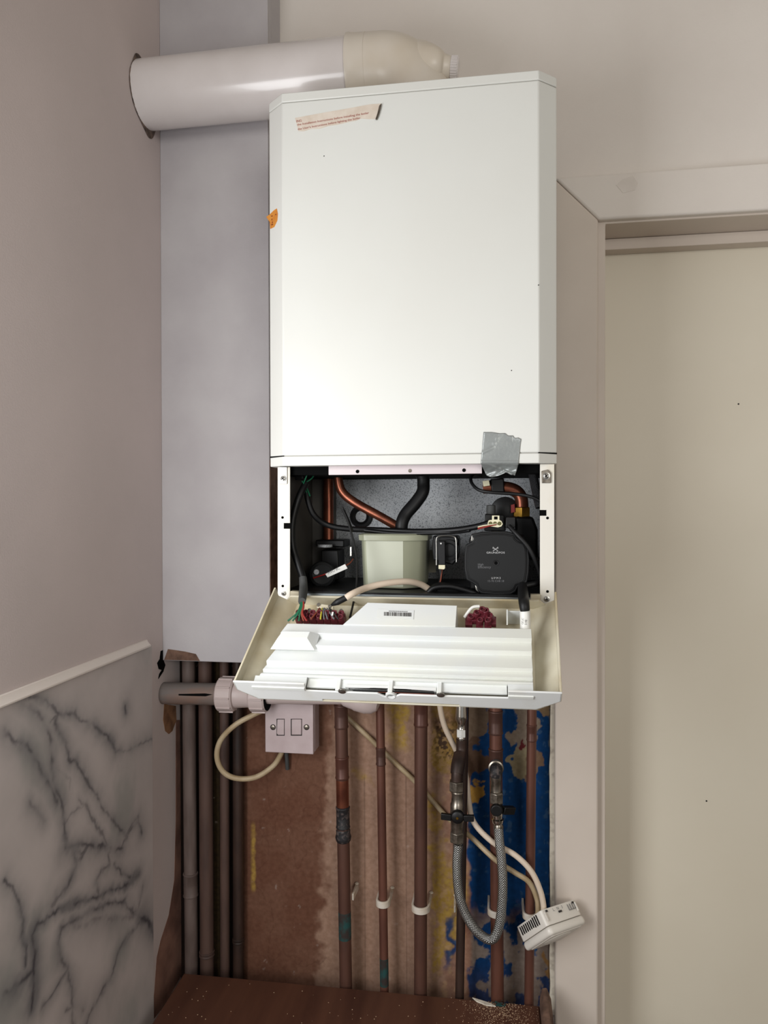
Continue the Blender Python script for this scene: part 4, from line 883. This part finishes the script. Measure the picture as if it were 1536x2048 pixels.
# centre block with barcode
cbp = [(735, 1205), (914, 1211), (911, 1253), (686, 1249)]
cb_ = MB().prism([TP(x, y, .041) for x, y in cbp], tv_*-.036).build('centre_block', M_traycov, tray, bevel=.0005)
lb = MB().prism([TP(x, y, .0413) for x, y in ((755, 1218), (828, 1221), (827, 1239), (753, 1236))], tv_*.0003).build('barcode_label', M_traycov, tray)
bc = MB(); r = random.Random(9); x = 768.
while x < 823:
    w_ = r.choice((.8, 1.2, 1.8)); bc.prism([TP(x, 1224+(x-768)*.03, .0417), TP(x+w_, 1224+(x-768)*.03, .0417), TP(x+w_, 1231.5+(x-768)*.03, .0417), TP(x, 1231.5+(x-768)*.03, .0417)], tv_*.0002); x += w_+r.choice((.8, 1.1, 1.6))
x = 778.
while x < 815:
    bc.prism([TP(x, 1221.2+(x-768)*.03, .0417), TP(x+1, 1221.2+(x-768)*.03, .0417), TP(x+1, 1222.8+(x-768)*.03, .0417), TP(x, 1222.8+(x-768)*.03, .0417)], tv_*.0002); x += 2.1
bc.build('barcode_print', M_ink, tray)
# tray back wall (cream) and compartment walls
MB().prism([TP(581, 1190, .024), TP(1078, 1199, .024), T(.076, .002, .002), T(-.300, .002, .002)], tu*.003).build('hinge_wall', M_trayin, tray, bevel=.0005)
MB().prism([TP(1013, 1219, .034), TP(1013, 1250, .034), TP(1013, 1250, .004), TP(1013, 1219, .012)], Vector((.0016, 0, 0))).prism([T(TP(1013, 1232, .03).x, .030, .031), T(TP(1042, 1232, .03).x, .030, .031), T(TP(1042, 1232, .03).x, .030, .004), T(TP(1013, 1232, .03).x, .030, .004)], tu*.0016).build('divider', M_traycov, tray)
MB().slab([(580, 1182), (598, 1183), (598, 1201), (580, 1200)], -.268, .012).build('hinge', M_trayin, tray, bevel=.001)
MB().slab([(1061, 1189), (1081, 1189), (1081, 1210), (1061, 1208)], -.268, .012).build('hinge', M_trayin, tray, bevel=.001)
# terminal strips
def terminal(x0, x1, u, v, nseg, par, sz=.0054):
    mb = MB(); hl = MB()
    for i in range(nseg):
        x = x0+(x1-x0)*(i+.5)/nseg; w_ = (x1-x0)/nseg*.47
        mb.obox(T(x, u, v), (w_, 0, 0), tu*sz, tv_*.006)
        for du in (-.003, .0032):
            mb.lathe(T(x, u+du, v+.005), tv_, [(0, w_*.92), (.006, w_*.86), (.006, w_*.5), (.003, w_*.45)], 14)
    return mb.build('terminal_block', M_mar, par, bevel=.0004, label='maroon screw terminal strip')
x0t = TP(585, 1245, .034).x; x1t = TP(686, 1247, .034).x
tb = terminal(x0t, x1t, .044, .024, 7, tray)
for px_ in (593, 662): c_ = TP(px_, 1240, .038); MB().obox(T(c_.x, .045, .036), (.0012, 0, 0), tu*.003, tv_*.001).build('terminal_screw', M_plas, tray)
# second loose terminal block
mb = MB(); cc = TP(962, 1238, .03)
for dx, du, dv, a_ in ((-.016, .006, .0, .3), (-.008, .002, .003, .3), (0, -.002, .005, .2), (.008, -.001, .004, -.2), (.015, .004, .0, -.4), (-.002, .010, -.002, .1), (.009, .010, -.002, 0)):
    c_ = T(cc.x+dx, .036+du, .022+dv); ax_ = (tv_+Vector((a_, 0, .1))).normalized()
    mb.lathe(c_, ax_, [(0, .0050), (.012, .0046), (.012, .0026), (.009, .0024)], 14)
    mb.obox(c_+tu*.002, (.0046, 0, 0), tu*.006, tv_*.004)
mb.build('terminal_block', M_mar, tray, bevel=.0004, label='loose bunch of maroon terminals')
MB().tube([T(cc.x-.022, .040, .028), T(cc.x-.012, .030, .036), T(cc.x-.002, .028, .037)], .002, 8).build('link_wire', M_white, tray)
# cord clamp
MB().prism([TP(634, 1206, .030), TP(667, 1211, .030), TP(667, 1220, .030), TP(633, 1215, .030)], tv_*-.006).build('cord_clamp', M_trayin, tray, bevel=.001)
MB().prism([TP(615, 1221, .022), TP(690, 1220, .022), TP(688, 1240, .022), TP(615, 1238, .022)], tv_*-.008).build('clamp_base', M_trayin, tray, bevel=.001)
for px_, py_, v_ in ((637.5, 1210, .031), (660, 1213, .031), (619, 1221, .023), (682.5, 1222, .023)):
    MB().lathe(TP(px_, py_, v_-.001), tv_, [(0, .0030), (.0015, .0026), (.002, .001)], 12).build('clamp_screw', M_steel, tray)
def twire(name, pts, r_, m_): return MB().tube([TP(x, y, v) for x, y, v in pts], r_, 8).build(name, m_, tray)
for (x0_, x1_, x2_, m_) in ((640, 634, 622, M_brown), (645, 643, 641, M_yel), (649, 651, 655, M_dimink), (653, 659, 668, M_dimink), (657, 666, 676, M_ink), (648, 647, 648, M_dimink)):
    twire('flex_core', [(x0_, 1215, .028), (x1_, 1224, .034), (x2_, 1238, .037)], .0011, m_)
for i_, (dx, m_) in enumerate(((0, M_green), (4, M_green), (-3, M_green), (7, M_brown), (9, M_redw))):
    xx = 583+dx*3.2
    MB().tube([TP(603+dx*.4, 1200, .043), TP(602+dx*.6, 1213, .042), TP(596+dx, 1227, .040), TP(xx+2, 1242, .036)], .0012, 8).build('harness_wire', m_, tray)
# thick black cable tail with white printed sleeve
wv('cable_tail', [P(1045, 1170, -.262), P(1046, 1186, -.280), TP(1048, 1205, .048), TP(1050, 1222, .044)], [.0058, .0072, .0070, .0062], M_rubber, 18)
sv = wv('printed_sleeve', [TP(1050, 1220, .0435), TP(1050.5, 1240, .036), TP(1050.5, 1262, .028)], .0068, M_white, 18)
text('sleeve_print', 'GE-JC', None, None, 0, M_ink, bo, p0=TP(1046.5, 1249, .0425), p1=TP(1047.5, 1236, .046), up=(-1, 0, 0))
text('sleeve_print', '5-98', None, None, 0, M_ink, bo, p0=TP(1053.5, 1250, .0425), p1=TP(1054.5, 1240, .045), up=(-1, 0, 0))

# ---- stickers and tape on the boiler
wl = [(590, 236), (640, 226.5), (700, 216), (740, 208.5), (763, 207), (760, 216), (756, 228), (752, 238), (740, 238), (722, 237), (712, 241), (700, 243), (680, 248), (655, 252), (640, 257), (622, 258), (608, 262), (597, 262)]
lbo = MB().slab(wl, YF-.0006, .0005).build('warning_label', M_paper, bo, label='torn cream sticker with red print')
YLb = YF-.0008
text('label_text', 'ING', (593, 245), (603.5, 243.3), YLb, M_pink, lbo, hscale=1)
text('label_text', 'the Installation Instructions before installing the boiler', (594.5, 251.5), (738, 227.5), YLb, M_pink, lbo, hscale=.88)
text('label_text', "the User's Instructions before lighting the boiler", (595.5, 260.5), (721, 237.5), YLb, M_pink, lbo, hscale=.88)
MB().slab([(763, 206.5), (758.5, 211), (755, 226), (751, 238), (754, 238.5), (758, 228), (761, 217)], YF-.003, .0022).build('curled_edge', M_nickel, lbo)
# orange sticker wrapped on the left chamfer
def CH(px, py):  # point on the left chamfer plane
    nv_ = Vector((YF-YC, -(XF0-XB0), 0)).normalized(); return PL(px, py, (XF0, YF, 2), nv_)+Vector((-.0004, -.0004, 0))
os_ = [(533, 434), (540, 429), (548, 421), (554, 417), (556, 428), (555, 441), (549, 454), (541, 458), (540, 444)]
og = MB().prism([CH(*p) for p in os_], (.0003, .0003, 0)).build('orange_sticker', M_orange, bo, label='torn orange sticker scrap on the left edge')
mk = MB()
for x, y, w_, h_ in ((543, 432, 3, 1.2), (544, 438, 1.2, 3), (551, 429, 2.5, 1.2), (543, 449, 4, 1.3), (545, 444, 1.3, 3)):
    mk.prism([CH(x, y)+Vector((-.0002, -.0002, 0)), CH(x+w_, y-1)+Vector((-.0002, -.0002, 0)), CH(x+w_, y+h_)+Vector((-.0002, -.0002, 0)), CH(x, y+h_)+Vector((-.0002, -.0002, 0))], (.0002, .0002, 0))
mk.build('sticker_mark', mat('brown_ink', (130, 60, 24), .7), og)
# duct tape
top = [(967, 864), (983, 864), (1000, 866.5), (1010, 866), (1016, 871), (1026, 871), (1029, 876), (1036, 875), (1042, 878)]
nu, nv = 33, 40; vs = []; rt = random.Random(5)
def itp(pl, t):
    s = t*(len(pl)-1); i = min(int(s), len(pl)-2); f = s-i; return pl[i][0]*(1-f)+pl[i+1][0]*f, pl[i][1]*(1-f)+pl[i+1][1]*f
mid = [(961.5, 927), (1037, 928.5)]; bot = [(973, 951), (984, 955), (997, 951), (1012, 945), (1022, 950), (1030, 951)]
for j in range(nv+1):
    for i in range(nu+1):
        t = i/nu; f = j/nv
        if f < .72:
            g_ = f/.72; a_ = itp(top, t); b__ = itp(mid, t); x = a_[0]*(1-g_)+b__[0]*g_; y = a_[1]*(1-g_)+b__[1]*g_; Yt = YF-.0008
            wv_ = .0012*math.exp(-((x-(1003-(y-866)*.65))/1.6)**2) if y < 890 else .0
            wv_ += .0011*math.exp(-((y-(907-(x-962)*.5))/2.5)**2) if x < 988 and y > 893 else 0
            wv_ += .0007*math.exp(-((y-924)/2.2)**2)
            wv_ += .0008*max(0, math.sin(x*1.1))*math.exp(-((y-(872+(x-1010)*.2))/5)**2) if x > 1015 else 0
            Yt -= wv_
        else:
            g_ = (f-.72)/.28; a_ = itp(mid, t); b__ = itp(bot, t); x = a_[0]*(1-g_)+b__[0]*g_; y = a_[1]*(1-g_)+b__[1]*g_
            Yt = YF-.0008+.016*min(1, g_*1.5)*(1-.75*t*g_)
            Yt -= .003*math.exp(-((y-(932+(x-985)*.40))/1.8)**2)*sst(.0, .3, np.array([g_]))[0]+.0012*math.sin(x*.33+y*.5)*g_
        vs.append(P(x, y, Yt))
fs_ = [(j*(nu+1)+i, j*(nu+1)+i+1, (j+1)*(nu+1)+i+1, (j+1)*(nu+1)+i) for j in range(nv) for i in range(nu)]
dt = MB().add(vs, fs_).build('duct_tape', M_tape, bo, label='crumpled silver tape stuck over the bottom edge', ang=80)
md = dt.modifiers.new('thick', 'SOLIDIFY'); md.thickness = .0003
sk = MB()
for x, y in ((1023, 741), (648, 312), (1077, 570)): sk.lathe(P(x, y, YF-.0003), (0, -1, 0), [(0, .0008), (.0003, .0006)], 8)
sk.build('speck', M_ink, bo)
